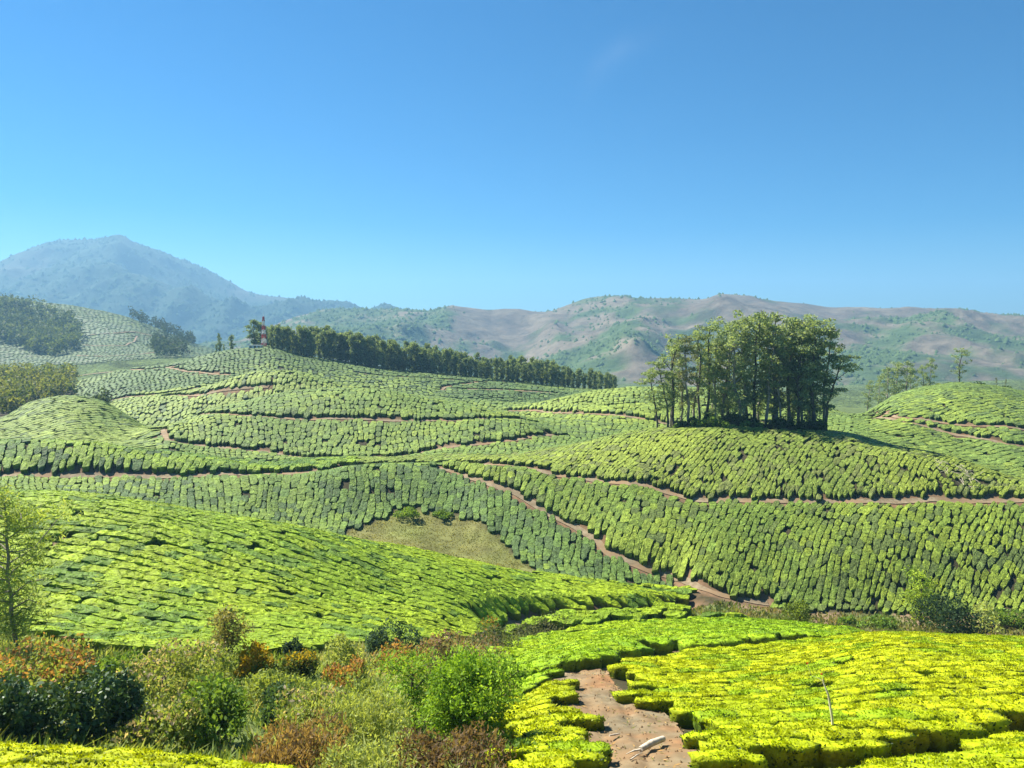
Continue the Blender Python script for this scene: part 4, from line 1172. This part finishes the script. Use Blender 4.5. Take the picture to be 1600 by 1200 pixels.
S('golden_shrub', 'round shrub crowned with golden yellow leaves', 393, 1066, 66, 68, 1900, 0.13, GRN, 12, tip=(0.42, 0.30, 0.02), tipf=0.8, lobes=5)
S('young_conifer', 'small upright blue-green conifer below the left tea hill', 461, 1030, 30, 38, 900, 0.12, [(0.03, 0.06, 0.035), (0.06, 0.10, 0.06)], 13, lobes=3, up=1.0)
S('golden_shrub', 'low shrub with a few golden tips right of the round golden shrub', 455, 1062, 80, 48, 1700, 0.12, [(0.05, 0.08, 0.025), (0.10, 0.14, 0.03)], 14, tip=(0.38, 0.28, 0.03), tipf=0.35)
S('pale_shrub', 'pale feathery green shrub between small conifer and blue-green shrub', 530, 1045, 70, 58, 1900, 0.12, PAL, 15, up=0.8)
S('blue_green_shrub', 'rounded blue-green shrub below the left tea hill', 612, 1030, 74, 70, 2300, 0.12, [(0.045, 0.085, 0.05), (0.09, 0.15, 0.08)], 16)
S('orange_thicket', 'mound of orange seed heads right below the blue-green shrub', 648, 1058, 120, 52, 2800, 0.11, OLV, 17, tip=ORA, tipf=0.4, up=0.9, lobes=7)
S('orange_thicket', 'small orange patch left of the light green tree', 545, 1085, 78, 52, 1700, 0.11, OLV, 18, tip=ORA, tipf=0.5, up=0.9)
S('seeding_shrub', 'grey-olive mound of seeding weeds beside the second terrace', 712, 1062, 120, 78, 3400, 0.11, [(0.11, 0.11, 0.05), (0.20, 0.18, 0.10)], 19, tip=(0.26, 0.17, 0.11), tipf=0.4, up=0.9, lobes=8)
S('seeding_shrub', 'buff weeds between the light green tree and second terrace', 735, 1105, 100, 70, 2800, 0.11, [(0.13, 0.12, 0.055), (0.22, 0.20, 0.10)], 20, up=1.1, aspect=0.3)
S('dry_weeds', 'reddish brown dry shrub at the bottom edge below the light green tree', 705, 1235, 190, 85, 4200, 0.11, [(0.13, 0.085, 0.05), (0.23, 0.16, 0.085)], 21, up=1.0, aspect=0.3, lobes=8)
S('green_shrub', 'low fresh green shrub at the foot of the small tea patch', 800, 1205, 100, 50, 2400, 0.09, GRN, 22)
S('pale_shrub', 'broad pale green feathery weeds in the lower middle', 545, 1175, 170, 100, 4600, 0.11, PAL, 23, up=1.2, aspect=0.28, lobes=8)
S('pale_shrub', 'pale green weeds at the bottom edge left of the brown shrub', 590, 1235, 150, 85, 3600, 0.10, PAL, 24, up=1.2, aspect=0.28, lobes=7)
S('olive_shrub', 'olive shrub mound below the round golden shrub', 420, 1105, 120, 62, 2800, 0.11, OLV, 25, lobes=7)
S('olive_shrub', 'olive weeds left of the light green tree', 560, 1120, 120, 70, 3000, 0.11, OLV, 26, lobes=7, up=0.8)
S('olive_shrub', 'olive shrub with bare twigs above the dry brown weeds', 480, 1150, 120, 80, 3000, 0.11, OLV, 27, tip=MAU, tipf=0.18, lobes=6)
S('golden_shrub', 'small shrub with rusty tips at the lower end of the eroded bank', 765, 1000, 40, 38, 900, 0.13, GRN, 28, tip=(0.34, 0.20, 0.04), tipf=0.4)
S('grey_shrub', 'low grey-green scrub along the upper edge of the second terrace', 850, 996, 95, 30, 2200, 0.12, [(0.09, 0.105, 0.05), (0.16, 0.17, 0.085)], 29, lobes=8)
S('grey_shrub', 'grey-green scrub at the left corner of the second terrace', 770, 1018, 75, 40, 1800, 0.12, [(0.08, 0.10, 0.045), (0.15, 0.165, 0.075)], 30, lobes=6)
S('pale_shrub', 'pale grassy scrub below the orange thicket', 330, 1065, 90, 45, 1800, 0.11, PAL, 31, up=1.2, aspect=0.25)
# valley floor beyond the terraces
S('dark_shrub', 'rounded dark green bush standing in the valley at right', 1482, 985, 92, 78, 2600, 0.22, [(0.022, 0.048, 0.02), (0.05, 0.09, 0.035)], 41, d=69, lobes=7)
S('yellow_green_bush', 'rounded yellow-green bush behind the far end of the second terrace', 1252, 985, 50, 42, 1300, 0.2, [(0.10, 0.16, 0.025), (0.20, 0.26, 0.035)], 42, d=66)
for k, (u, v, w, h, lb) in enumerate([(1375, 962, 46, 26, 'low bush at the slope foot left of the yellow-green tree'), (1330, 960, 34, 18, 'small bush at the foot of the large slope'),
        (1545, 990, 60, 40, 'pale reedy bush on the valley floor near the right edge'), (1590, 990, 70, 34, 'low rounded bush at the right edge of the valley floor'),
        (1585, 962, 40, 22, 'dark bush at the slope foot by the right edge'), (640, 815, 44, 14, 'low dark bush at the upper edge of the grass meadow'), (690, 812, 30, 11, 'small low bush at the meadow edge')]):
    S('valley_bush', lb, u, v, w, h, 900, 0.22, GRN if k != 2 else PAL, 50 + k, d=(72 if v > 900 else 94.5), group='bushes on the valley floor')
# undergrowth of the grove
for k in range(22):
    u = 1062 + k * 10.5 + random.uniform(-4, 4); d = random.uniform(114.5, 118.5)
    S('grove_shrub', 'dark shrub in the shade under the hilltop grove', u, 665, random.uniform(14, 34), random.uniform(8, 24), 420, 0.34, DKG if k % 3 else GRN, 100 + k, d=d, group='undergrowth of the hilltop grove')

# trees standing in the hollow
tm = tree_meshes(931, 3.4, 0.22, 1.5, 13, 190, 0.13, [(0.13, 0.25, 0.025), (0.28, 0.43, 0.04)], (0.45, 0.75), 0.8, 0.07, (0.0, 0.0), 0.0, multi=3, rise=(0.1, 0.8), aspect=0.5)
x, y = at(725, 1175, 12, 40); plant_tree('leafy_tree', 'spreading light green tree in the hollow left of the small tea patch', 'tree', None, (x, y, H(x, y)), tm, 0.6, 0.74)
tm = tree_meshes(932, 2.6, 0.25, 0.9, 9, 130, 0.13, [(0.18, 0.30, 0.03), (0.32, 0.46, 0.05)], (0.4, 0.65), 0.9, 0.06, (0, 0), 0.0, multi=1)
x, y = at(648, 1140, 12, 40); plant_tree('leafy_tree', 'upright bright green young tree behind the spreading tree', 'tree', None, (x, y, H(x, y)), tm, 0.2, 1.0, 0.72)
tm = tree_meshes(933, 2.5, 0.45, 0.7, 9, 90, 0.13, [(0.16, 0.17, 0.06), (0.30, 0.28, 0.10), (0.40, 0.34, 0.10)], (0.3, 0.5), 0.9, 0.05, (0, 0), 0.0)
x, y = at(351, 1062, 12, 40); plant_tree('blossoming_tree', 'small thin-stemmed tree with cream blossom beside golden shrub', 'tree', None, (x, y, H(x, y)), tm, 0.2, 1.0)
tm = tree_meshes(934, 7.0, 0.10, 1.9, 30, 120, 0.22, [(0.17, 0.25, 0.055), (0.32, 0.40, 0.09), (0.40, 0.45, 0.14)], (0.5, 0.9), 0.8, 0.06, (0.02, 0), 0.1, rise=(0.2, 0.8), aspect=0.22, bark=M_PALEBARK)
x, y = at(30, 1015, 20, 50); plant_tree('silver_oak_tree', 'feathery pale green tree at the left edge before the bright hill', 'tree', None, (x, y, H(x, y)), tm, 0.2, 1.15, 1.02)
tm = tree_meshes(935, 5.0, 0.16, 1.4, 13, 60, 0.26, [(0.20, 0.32, 0.03), (0.36, 0.46, 0.05)], (0.5, 0.9), 0.9, 0.09, (0, 0), 0.0)
q_, _ = uv_to_qs(1436, 985); plant_tree('leafy_tree', 'bright yellow-green tree beside the dark bush in the valley', 'tree', None, (float(q_) * 73, 73, float(H(float(q_) * 73, 73))), tm, 0.2, 1.0)

# trees behind the far right hill
sm = [gum[0], gum[2], gum[1], gum[3]]
for k, (u, vt, d, var, wf, lb) in enumerate([(1356, 592, 300, 0, 0.75, 'leftmost hazy tree behind the far right hill'), (1372, 590, 305, 1, 0.7, 'low hazy tree behind the left shoulder of the far right hill'),
        (1390, 572, 295, 1, 0.95, 'broad tree behind the far right hill'), (1403, 563, 300, 0, 0.95, 'tall broad tree in the clump behind the far right hill'), (1415, 562, 296, 1, 0.9, 'tallest tree of the clump behind the far right hill'),
        (1424, 575, 303, 0, 0.8, 'tree at the right side of the clump behind the far right hill'), (1442, 568, 290, 2, 0.7, 'narrow tree just right of the clump on far right hill'), (1453, 557, 288, 0, 0.7, 'upright narrow tree near the top of the far right hill'),
        (1503, 542, 272, 2, 1.05, 'lone slender tree on top of the far right hill'), (1557, 588, 276, 3, 0.35, 'thin small tree on the right shoulder of the far right hill'), (1571, 590, 276, 3, 0.35, 'thin small tree nearest the right edge on the hilltop')]):
    d = ND(d)
    q_, s_ = uv_to_qs(u, vt)
    x, y = float(q_) * d, float(d); z = float(H(x, y)); h_ = CZ + float(s_) * y - z
    plant_tree('hill_tree', lb, 'tree', 'trees on the far right hill', (x, y, z - 0.2), sm[var], k * 1.7, h_ / 20 * wf * 1.15, h_ / 20)
for k, (u, w, h) in enumerate([(1470, 16, 8), (1486, 14, 8), (1515, 26, 10), (1528, 22, 12), (1541, 22, 10), (1572, 20, 14), (1598, 22, 10)]):
    S('crest_shrub', 'low dark shrub on the crest line of the far right hill', u, 600, w, h, 260, 0.5, DKG if k % 2 else OLV, 150 + k, d=ND(266), group='shrubs along the far right crest')

# the plantation belt on the mast hill
PL = [(0.10, 0.15, 0.075), (0.21, 0.28, 0.13), (0.27, 0.33, 0.17)]
belt = [tree_meshes(950 + k, 14, 0.12, 2.1, 13, 48, 0.85, PL, (0.9, 1.6), 0.85, 0.18, rise=(0.2, 0.7), droop=0.2) for k in range(4)]
BL = [(424, 541, 508), (450, 550, 510), (500, 560, 514), (560, 571, 524), (620, 578, 535), (680, 584, 543), (745, 592, 557), (760, 594, 560), (800, 597, 558), (850, 602, 566), (900, 608, 578), (955, 614, 584)]
ba = np.array(BL, float)
k = 0
for row, (off, dd) in enumerate([(0, 372), (3, 379), (-2, 387)]):
    u = 424 + off
    while u < 962:
        vt = np.interp(u, ba[:, 0], ba[:, 2]) + random.choice((-4, -2, 0, 2, 4, 7, 10)) + random.uniform(-2, 2)
        d = ND(dd) + random.uniform(-2.5, 2.5)
        gap = False
        q_, s_ = uv_to_qs(u, vt)
        x, y = float(q_) * d, d; z = float(H(x, y)); h_ = max(4.5, min(15.0, CZ + float(s_) * y - z))
        if not gap:
            plant_tree('plantation_tree', 'plantation tree in the front of the long belt right of the mast' if row == 0 else 'plantation tree deeper in the long belt right of the mast',
                       'tree', 'plantation belt on the mast hill', (x, y, z - 0.2), belt[k % 4], k * 2.1, h_ / 14 * random.uniform(0.8, 1.15), h_ / 14)
        k += 1
        u += random.uniform(6.5, 10.0) * (1.0 if row < 2 else 1.3)
for k, (u, vt, d, wf, lb) in enumerate([(398, 500, 392, 1.25, 'dark dense tree just left of the mast'), (405, 503, 398, 1.2, 'dark dense tree right behind the mast'), (420, 512, 396, 1.0, 'tree right of the mast at the end of the belt'),
        (363, 523, 392, 0.9, 'round small tree left of the mast hut'), (343, 521, 400, 0.55, 'slim tree left of the mast hill crest'), (338, 537, 392, 0.6, 'low tree at the left foot of the mast hill crest'), (350, 537, 392, 0.6, 'low bushy tree below the slim tree')]):
    d = ND(d)
    q_, s_ = uv_to_qs(u, vt)
    x, y = float(q_) * d, float(d); z = float(H(x, y)); h_ = max(2.2, CZ + float(s_) * y - z)
    plant_tree('hilltop_tree', lb, 'tree', 'trees around the mast', (x, y, z - 0.2), belt[k % 4], k * 1.1, h_ / 14 * wf * 1.2, h_ / 14)

# woods on the left hills: read as one mass each
def wood(name, label, poly, dr, n, hgt, leaf, per, cols, seed):
    g_ = np.random.default_rng(seed)
    dr = (ND(dr[0]), ND(dr[1])); hgt *= 0.76; leaf *= 0.78
    F = Geo(); cnt = 0
    cols = np.array(cols)
    us = [p[0] for p in poly]; vs = [p[1] for p in poly]
    tries = 0
    while cnt < n and tries < n * 12:
        tries += 1
        d = math.exp(g_.uniform(math.log(dr[0]), math.log(dr[1]))); u = g_.uniform(min(us), max(us))
        q_, _ = uv_to_qs(u, 560); x = float(q_) * d; z = float(H(x, d))
        uu, vv = xyz_to_uv(x, d, z)
        if not in_poly(np.array([uu]), np.array([vv]), poly)[0]: continue
        h_ = hgt * (0.65 + 0.6 * g_.random())
        t = g_.random()
        for c_ in range(4):
            r_ = h_ * (0.20 + 0.08 * g_.random())
            c = np.array([x, d, z]) + np.array([g_.normal(0, 0.14 * h_), g_.normal(0, 0.14 * h_), h_ * (0.35 + 0.17 * c_)])
            m = per // 4
            p, dd = clump_points(c, (r_, r_, r_ * 0.95), m, g_, 0.6)
            col = (cols[0] * (1 - t) + cols[1] * t) * (0.7 + 0.5 * g_.random((m, 1))) * (0.85 + 0.3 * g_.random())
            v, q, cc = leaf_quads(p, leaf, col, g_, 0.1, 0.7, 0.2, nrm_out=dd)
            F.add(v, q, None, cc)
        cnt += 1
    o = obj(name, F.mesh(name, [M_TLEAF], smooth=False))
    print(name, cnt)
    return tag(o, label, 'woodland', kind='stuff')
wood('near_wood', 'mixed woodland behind the small rounded hill at far left', [(-120, 560), (-120, 680), (0, 655), (60, 640), (118, 625), (118, 598), (60, 592)], (262, 420), 330, 9.5, 1.1, 90, [(0.10, 0.14, 0.04), (0.22, 0.235, 0.085)], 601)
wood('slope_wood', 'dark bluish wood on the big hill at the left edge', [(-120, 470), (20, 478), (70, 488), (110, 505), (126, 520), (120, 548), (80, 560), (0, 535), (-120, 540)], (560, 930), 480, 15, 2.2, 60, [(0.06, 0.09, 0.04), (0.12, 0.155, 0.06)], 602)
wood('spur_wood', 'small dark wood at the foot of the big left hill', [(236, 535), (262, 530), (290, 548), (288, 562), (240, 560)], (560, 800), 60, 13, 1.8, 60, [(0.035, 0.055, 0.03), (0.06, 0.085, 0.04)], 603)
wood('skyline_wood', 'string of dark trees along the falling crest of the big left hill', [(190, 486), (215, 488), (250, 506), (290, 525), (305, 540), (290, 545), (250, 522), (210, 502)], (840, 1020), 60, 13, 2.0, 50, [(0.035, 0.055, 0.03), (0.06, 0.085, 0.04)], 604)
wood('gully_scrub', 'dark bushes in the gully behind the small far left hill', [(130, 645), (150, 628), (170, 632), (168, 648), (145, 652)], (262, 310), 16, 5, 0.9, 90, [(0.04, 0.065, 0.03), (0.08, 0.11, 0.04)], 605)

# ------------------------------------------------------------------ weeds, grass
def weeds(name, label, poly, dr, n, hgt, cols, seed, uvr, width=0.05, wild=0.35):
    g_ = np.random.default_rng(seed)
    u = g_.uniform(uvr[0], uvr[1], n * 4); d = np.sqrt(g_.uniform(dr[0] ** 2, dr[1] ** 2, n * 4))
    q_, _ = uv_to_qs(u, 1000); x = q_ * d; z = H(x, d)
    uu, vv = xyz_to_uv(x, d, z)
    k = in_poly(uu, vv, poly)
    k &= (fbm(x / 1.3, d / 1.3, seed, 2) + 0.25 * g_.random(len(x))) > 0.40
    k = np.nonzero(k)[0][:n]
    x, d, z = x[k], d[k], z[k]
    hh = hgt * (0.4 + 1.2 * g_.random(len(x)) * fbm(x / 3, d / 3, seed + 4, 2))
    p = np.stack([x, d, z], 1)
    ln = g_.normal(0, wild, (len(x), 2))
    up = np.stack([ln[:, 0], ln[:, 1], np.ones(len(x))], 1) * hh[:, None]
    a = g_.random(len(x)) * 3.14
    w = np.stack([np.cos(a), np.sin(a), 0 * a], 1) * (width * (0.6 + 0.8 * g_.random((len(x), 1))))
    cols = np.array(cols); t = np.clip(fbm(x / 2.2, d / 2.2, seed + 7, 3) * 1.6 - 0.3 + g_.normal(0, 0.15, len(x)), 0, 0.999) * (len(cols) - 1)
    i = t.astype(int); f = (t - i)[:, None]
    c = cols[i] * (1 - f) + cols[np.minimum(i + 1, len(cols) - 1)] * f
    V = np.stack([p - w * .4, p + w * .4, p + up * 0.6 + w, p + up, p + up * 0.55 - w], 1)
    V = V[:, [0, 1, 2, 3, 4]].reshape(-1, 3)
    n_ = len(x)
    b = (np.arange(n_) * 5)[:, None]
    Q = b + np.array([[0, 1, 2, 4]]); T = b + np.array([[4, 2, 3]])
    o = obj(name, mesh_np(name, V, Q, T, np.repeat(c, 5, 0), [M_TLEAF], smooth=False))
    return tag(o, label, 'weeds', kind='stuff')
weeds('undergrowth', 'tangled olive weeds and tall grass filling the wild hollow', SHRUBS, (15, 56), 32000, 0.5, [(0.12, 0.19, 0.035), (0.23, 0.30, 0.06), (0.36, 0.40, 0.13), (0.42, 0.37, 0.18)], 701, (-150, 910), 0.028, 0.6)
weeds('meadow_grass', 'short dry grass of the meadow in the hollow', MEADOW, (78, 102), 9000, 0.13, [(0.15, 0.17, 0.05), (0.24, 0.22, 0.08)], 702, (500, 860), 0.05)
weeds('valley_grass', 'rough grass along the valley floor', VALLEY, (62, 84), 7000, 0.45, [(0.09, 0.13, 0.03), (0.18, 0.20, 0.06), (0.24, 0.20, 0.10)], 703, (1050, 1720), 0.09)

# ------------------------------------------------------------------ mast and hut
def solid(name, col, rough=0.5):
    m = mat_noise(name, tuple(c * 0.85 for c in col), col, 2.0, rough=rough, bump=0.0)
    return m
M_RED = solid('red_paint', (0.50, 0.06, 0.04)); M_WHITE = solid('white_paint', (0.78, 0.78, 0.76)); M_ROOF = solid('sheet_roof', (0.62, 0.63, 0.62)); M_DARK = solid('dark_opening', (0.03, 0.03, 0.035))
q_, s_ = uv_to_qs(411.5, 495); d = ND(376)
mx_, my_ = float(q_) * d, d
mz = float(H(mx_, my_)); mh = CZ + float(s_) * d - mz
root = tag(empty('lattice_mast', (mx_, my_, mz)), 'red and white lattice mast on the hilltop beside the tree belt', 'mast')
NS = 7
for k in range(NS):
    G_ = Geo()
    z0, z1 = mh * k / NS, mh * (k + 1) / NS
    w0, w1 = 0.75 - 0.54 * k / NS, 0.75 - 0.54 * (k + 1) / NS
    cs0 = [(sx * w0, sy * w0, z0) for sx, sy in ((-1, -1), (1, -1), (1, 1), (-1, 1))]
    cs1 = [(sx * w1, sy * w1, z1) for sx, sy in ((-1, -1), (1, -1), (1, 1), (-1, 1))]
    for i in range(4):
        for a, b, r_ in ((cs0[i], cs1[i], 0.10), (cs0[i], cs1[(i + 1) % 4], 0.06), (cs0[(i + 1) % 4], cs1[i], 0.06), (cs1[i], cs1[(i + 1) % 4], 0.06)):
            v, q = tube([a, b], [r_, r_], 4); G_.add(v, q)
    obj('mast_section', G_.mesh('mast_section', [M_RED if k % 2 == 0 else M_WHITE], False), root)
G_ = Geo(); v, q = tube([(0, 0, mh - 0.1), (0, 0, mh + 1.6)], [0.06, 0.03], 5); G_.add(v, q); obj('antenna', G_.mesh('antenna', [M_WHITE]), root)

def box(G_, x0, x1, y0, y1, z0, z1):
    v = np.array([(x, y, z) for x in (x0, x1) for y in (y0, y1) for z in (z0, z1)], float)
    G_.add(v, [(0, 1, 3, 2), (4, 6, 7, 5), (0, 4, 5, 1), (2, 3, 7, 6), (0, 2, 6, 4), (1, 5, 7, 3)])
def part_box(name, mat, parent, *b):
    G_ = Geo(); box(G_, *b); return obj(name, G_.mesh(name, [mat], False), parent)
q_, _ = uv_to_qs(400, 538); x, y = float(q_) * ND(371), ND(371)
hut = tag(empty('equipment_hut', (x, y, float(H(x, y)))), 'low white hut at the foot of the mast', 'hut')
hut.scale = (0.76, 0.76, 0.76)
part_box('wall', M_WHITE, hut, -2.9, 2.9, -1.3, 1.3, -0.6, 1.5)
part_box('roof', M_ROOF, hut, -3.2, 3.2, -1.6, 1.6, 1.5, 1.72)
dd_ = part_box('door', M_DARK, hut, -0.5, 0.4, -1.36, -1.303, 0.0, 1.35)
for wx in (-2.0, 1.6): part_box('window', M_DARK, hut, wx - 0.45, wx + 0.45, -1.35, -1.303, 0.6, 1.15)

# ------------------------------------------------------------------ small things in the foreground
def wood_piece(name, label, pts, rads, mat, cat, twigs=()):
    root = empty(name, pts[0])
    p0 = np.array(pts[0])
    G_ = Geo(); v, q = tube(np.array(pts) - p0, rads, 8); G_.add(v, q)
    n = len(v)
    for e in (0, len(pts) - 1):
        ring = list(range(e * 8, e * 8 + 8))
        G_.add(np.concatenate([v[ring], [v[ring].mean(0)]]), None, [(i, (i + 1) % 8, 8) for i in range(8)])
    obj('stem', G_.mesh('stem', [mat]), root)
    for (a, b, r_) in twigs:
        G2 = Geo(); v, q = tube([np.array(a) - p0, (np.array(a) + np.array(b)) / 2 - p0 + 0.02, np.array(b) - p0], [r_, r_ * .8, r_ * .3], 5); G2.add(v, q)
        obj('twig', G2.mesh('twig', [mat]), root)
    return tag(root, label, cat)
def gp(u, v, up=0.0):
    x, y = at(u, v, 12, 40); return (x, y, float(H(x, y)) + up)
a, b = gp(1000, 1192, 0.34), gp(1036, 1176, 0.38)
m_ = tuple((np.array(a) + np.array(b)) / 2 + np.array([0, 0, 0.03]))
c = gp(978, 1197, 0.30)
wood_piece('fallen_log', 'short pale fallen log lying on the bare path', [a, m_, b], [0.07, 0.085, 0.075], M_DEADWOOD, 'log', [(a, c, 0.03), (gp(985, 1205, 0.28), gp(1003, 1196, 0.32), 0.02)])
a, b = gp(952, 1166, 0.3), gp(968, 1163, 0.3)
wood_piece('fallen_stick', 'small pale stick on the bare path above the log', [a, tuple((np.array(a) + np.array(b)) / 2), b], [0.02, 0.025, 0.015], M_DEADWOOD, 'stick')
def litter():
    g_ = np.random.default_rng(77)
    G_ = Geo()
    n = 0
    while n < 900:
        x_, y_ = g_.uniform(0.5, 6.5), g_.uniform(15, 34)
        z_ = float(H(x_, y_)); u_, v_ = xyz_to_uv(x_, y_, z_)
        if not in_poly(np.array([u_]), np.array([v_]), NEAR_PATH)[0]: continue
        n += 1
        c_ = np.array([x_, y_, z_ + 0.10 + 0.20 * float(fbm(np.array(x_) / 1.1, np.array(y_) / 1.1, 31, 5)) + 0.07 * float(vn(np.array(x_) / 0.25, np.array(y_) / 0.25, 35))])
        kind_ = g_.random()
        if kind_ < 0.55:      # small stone
            r_ = 0.012 + 0.03 * g_.random() ** 2
            v_ = OCT_V * r_ * (0.7 + 0.6 * g_.random((6, 1))) + c_
            G_.add(v_, None, OCT_T, np.array([0.9, 0.8, 0.7]) * (0.6 + 0.7 * g_.random()))
        else:                 # dry stalk or leaf
            a_ = g_.random() * 6.28; L_ = 0.06 + 0.16 * g_.random(); w_ = 0.008 + 0.014 * g_.random()
            d_ = np.array([math.cos(a_), math.sin(a_), 0.15 * g_.normal()]); e_ = np.array([-d_[1], d_[0], 0.2])
            G_.add(np.array([c_ - d_ * L_ / 2, c_ + e_ * w_, c_ + d_ * L_ / 2, c_ - e_ * w_]), [(0, 1, 2, 3)], None, np.array([1.5, 1.3, 0.8]) if g_.random() < 0.6 else np.array([0.5, 0.7, 0.25]))
    tag(obj('path_litter', G_.mesh('path_litter', [M_PATH], False)), 'loose stones and dry stalks scattered over the bare path', 'litter', kind='stuff')
litter()
# bare stalk standing out of the near field
x, y = at(1303, 1172, 14, 40); z = float(H(x, y))
def pxl(u, v, d):
    q_, s_ = uv_to_qs(u, v); return (float(q_) * d, d, CZ + float(s_) * d)
sp = [(x, y, z), pxl(1302, 1150, y), pxl(1300, 1120, y), pxl(1294, 1085, y + .1), pxl(1286, 1065, y + .2)]
st = wood_piece('bare_stalk', 'pale bare curved stalk standing in the nearest tea field', sp, [0.036, 0.033, 0.030, 0.025, 0.016], M_PALEWOOD, 'stalk', [(sp[4], pxl(1268, 1056, y + .3), 0.007), (sp[4], pxl(1284, 1054, y + .25), 0.006), (sp[4], pxl(1277, 1060, y + .1), 0.006)])
for (u, v) in ((1284, 1053), (1261, 1036)):
    g_ = np.random.default_rng(u)
    F = Geo(); c = np.array(pxl(u, v, y + .28)) - np.array(sp[0])
    p, dd = clump_points(c, (0.03, 0.03, 0.03), 14, g_, 0.3)
    v_, q, cc = leaf_quads(p, 0.05, np.tile(np.array([[0.5, 0.06, 0.02]]), (14, 1)), g_); F.add(v_, q, None, cc)
    obj('blossom', F.mesh('blossom', [M_LEAF], False), st)
F2 = Geo(); v_, q = tube([np.array(pxl(1268, 1056, y + .3)) - np.array(sp[0]), np.array(pxl(1261, 1037, y + .28)) - np.array(sp[0])], [0.006, 0.004], 4); F2.add(v_, q); obj('twig', F2.mesh('twig', [M_DEADWOOD]), st)

# pale dead branches over the bushes on the right shoulder of the grove hill
x, y = at(1502, 752, 95, 116)
root = tag(empty('dead_branches', (x, y, float(H(x, y)))), 'pile of pale dead branches on the tea bushes right of the grove', 'branches')
g_ = np.random.default_rng(5)
for k in range(46):
    a = g_.random() * 6.28; r_ = 2.4 * math.sqrt(g_.random())
    cx, cy = r_ * math.cos(a) * 1.1, r_ * math.sin(a) * 1.2
    b = g_.random() * 6.28; L = 0.5 + 0.7 * g_.random()
    p0 = np.array([cx, cy, 0]); p1 = p0 + np.array([math.cos(b) * L, math.sin(b) * L, 0])
    for p in (p0, p1): p[2] = float(H(x + p[0], y + p[1])) - root.location.z + 0.98 + 0.35 * g_.random()
    G_ = Geo(); v_, q = tube([p0, (p0 + p1) / 2 + [0, 0, .05], p1], [0.03, 0.024, 0.01], 4); G_.add(v_, q)
    obj('branch', G_.mesh('branch', [M_DEADWOOD]), root)

# ------------------------------------------------------------------ air
def haze_box():
    m = bpy.data.materials.new('haze_air')
    n, l = nt(m)
    out = n.new('ShaderNodeOutputMaterial')
    pv_ = n.new('ShaderNodeVolumePrincipled')
    pv_.inputs['Color'].default_value = HAZE_COLOR
    pv_.inputs['Density'].default_value = HAZE_DENSITY
    pv_.inputs['Anisotropy'].default_value = 0.2
    l.new(pv_.outputs[0], out.inputs['Volume'])
    G_ = Geo(); box(G_, -6200, 6200, -300, 6100, CZ - 112.0, CZ + 410.0)
    o = obj('haze', G_.mesh('haze', [m], False))
    tag(o, 'thin bluish haze filling the valley air', 'haze', kind='stuff')
haze_box()
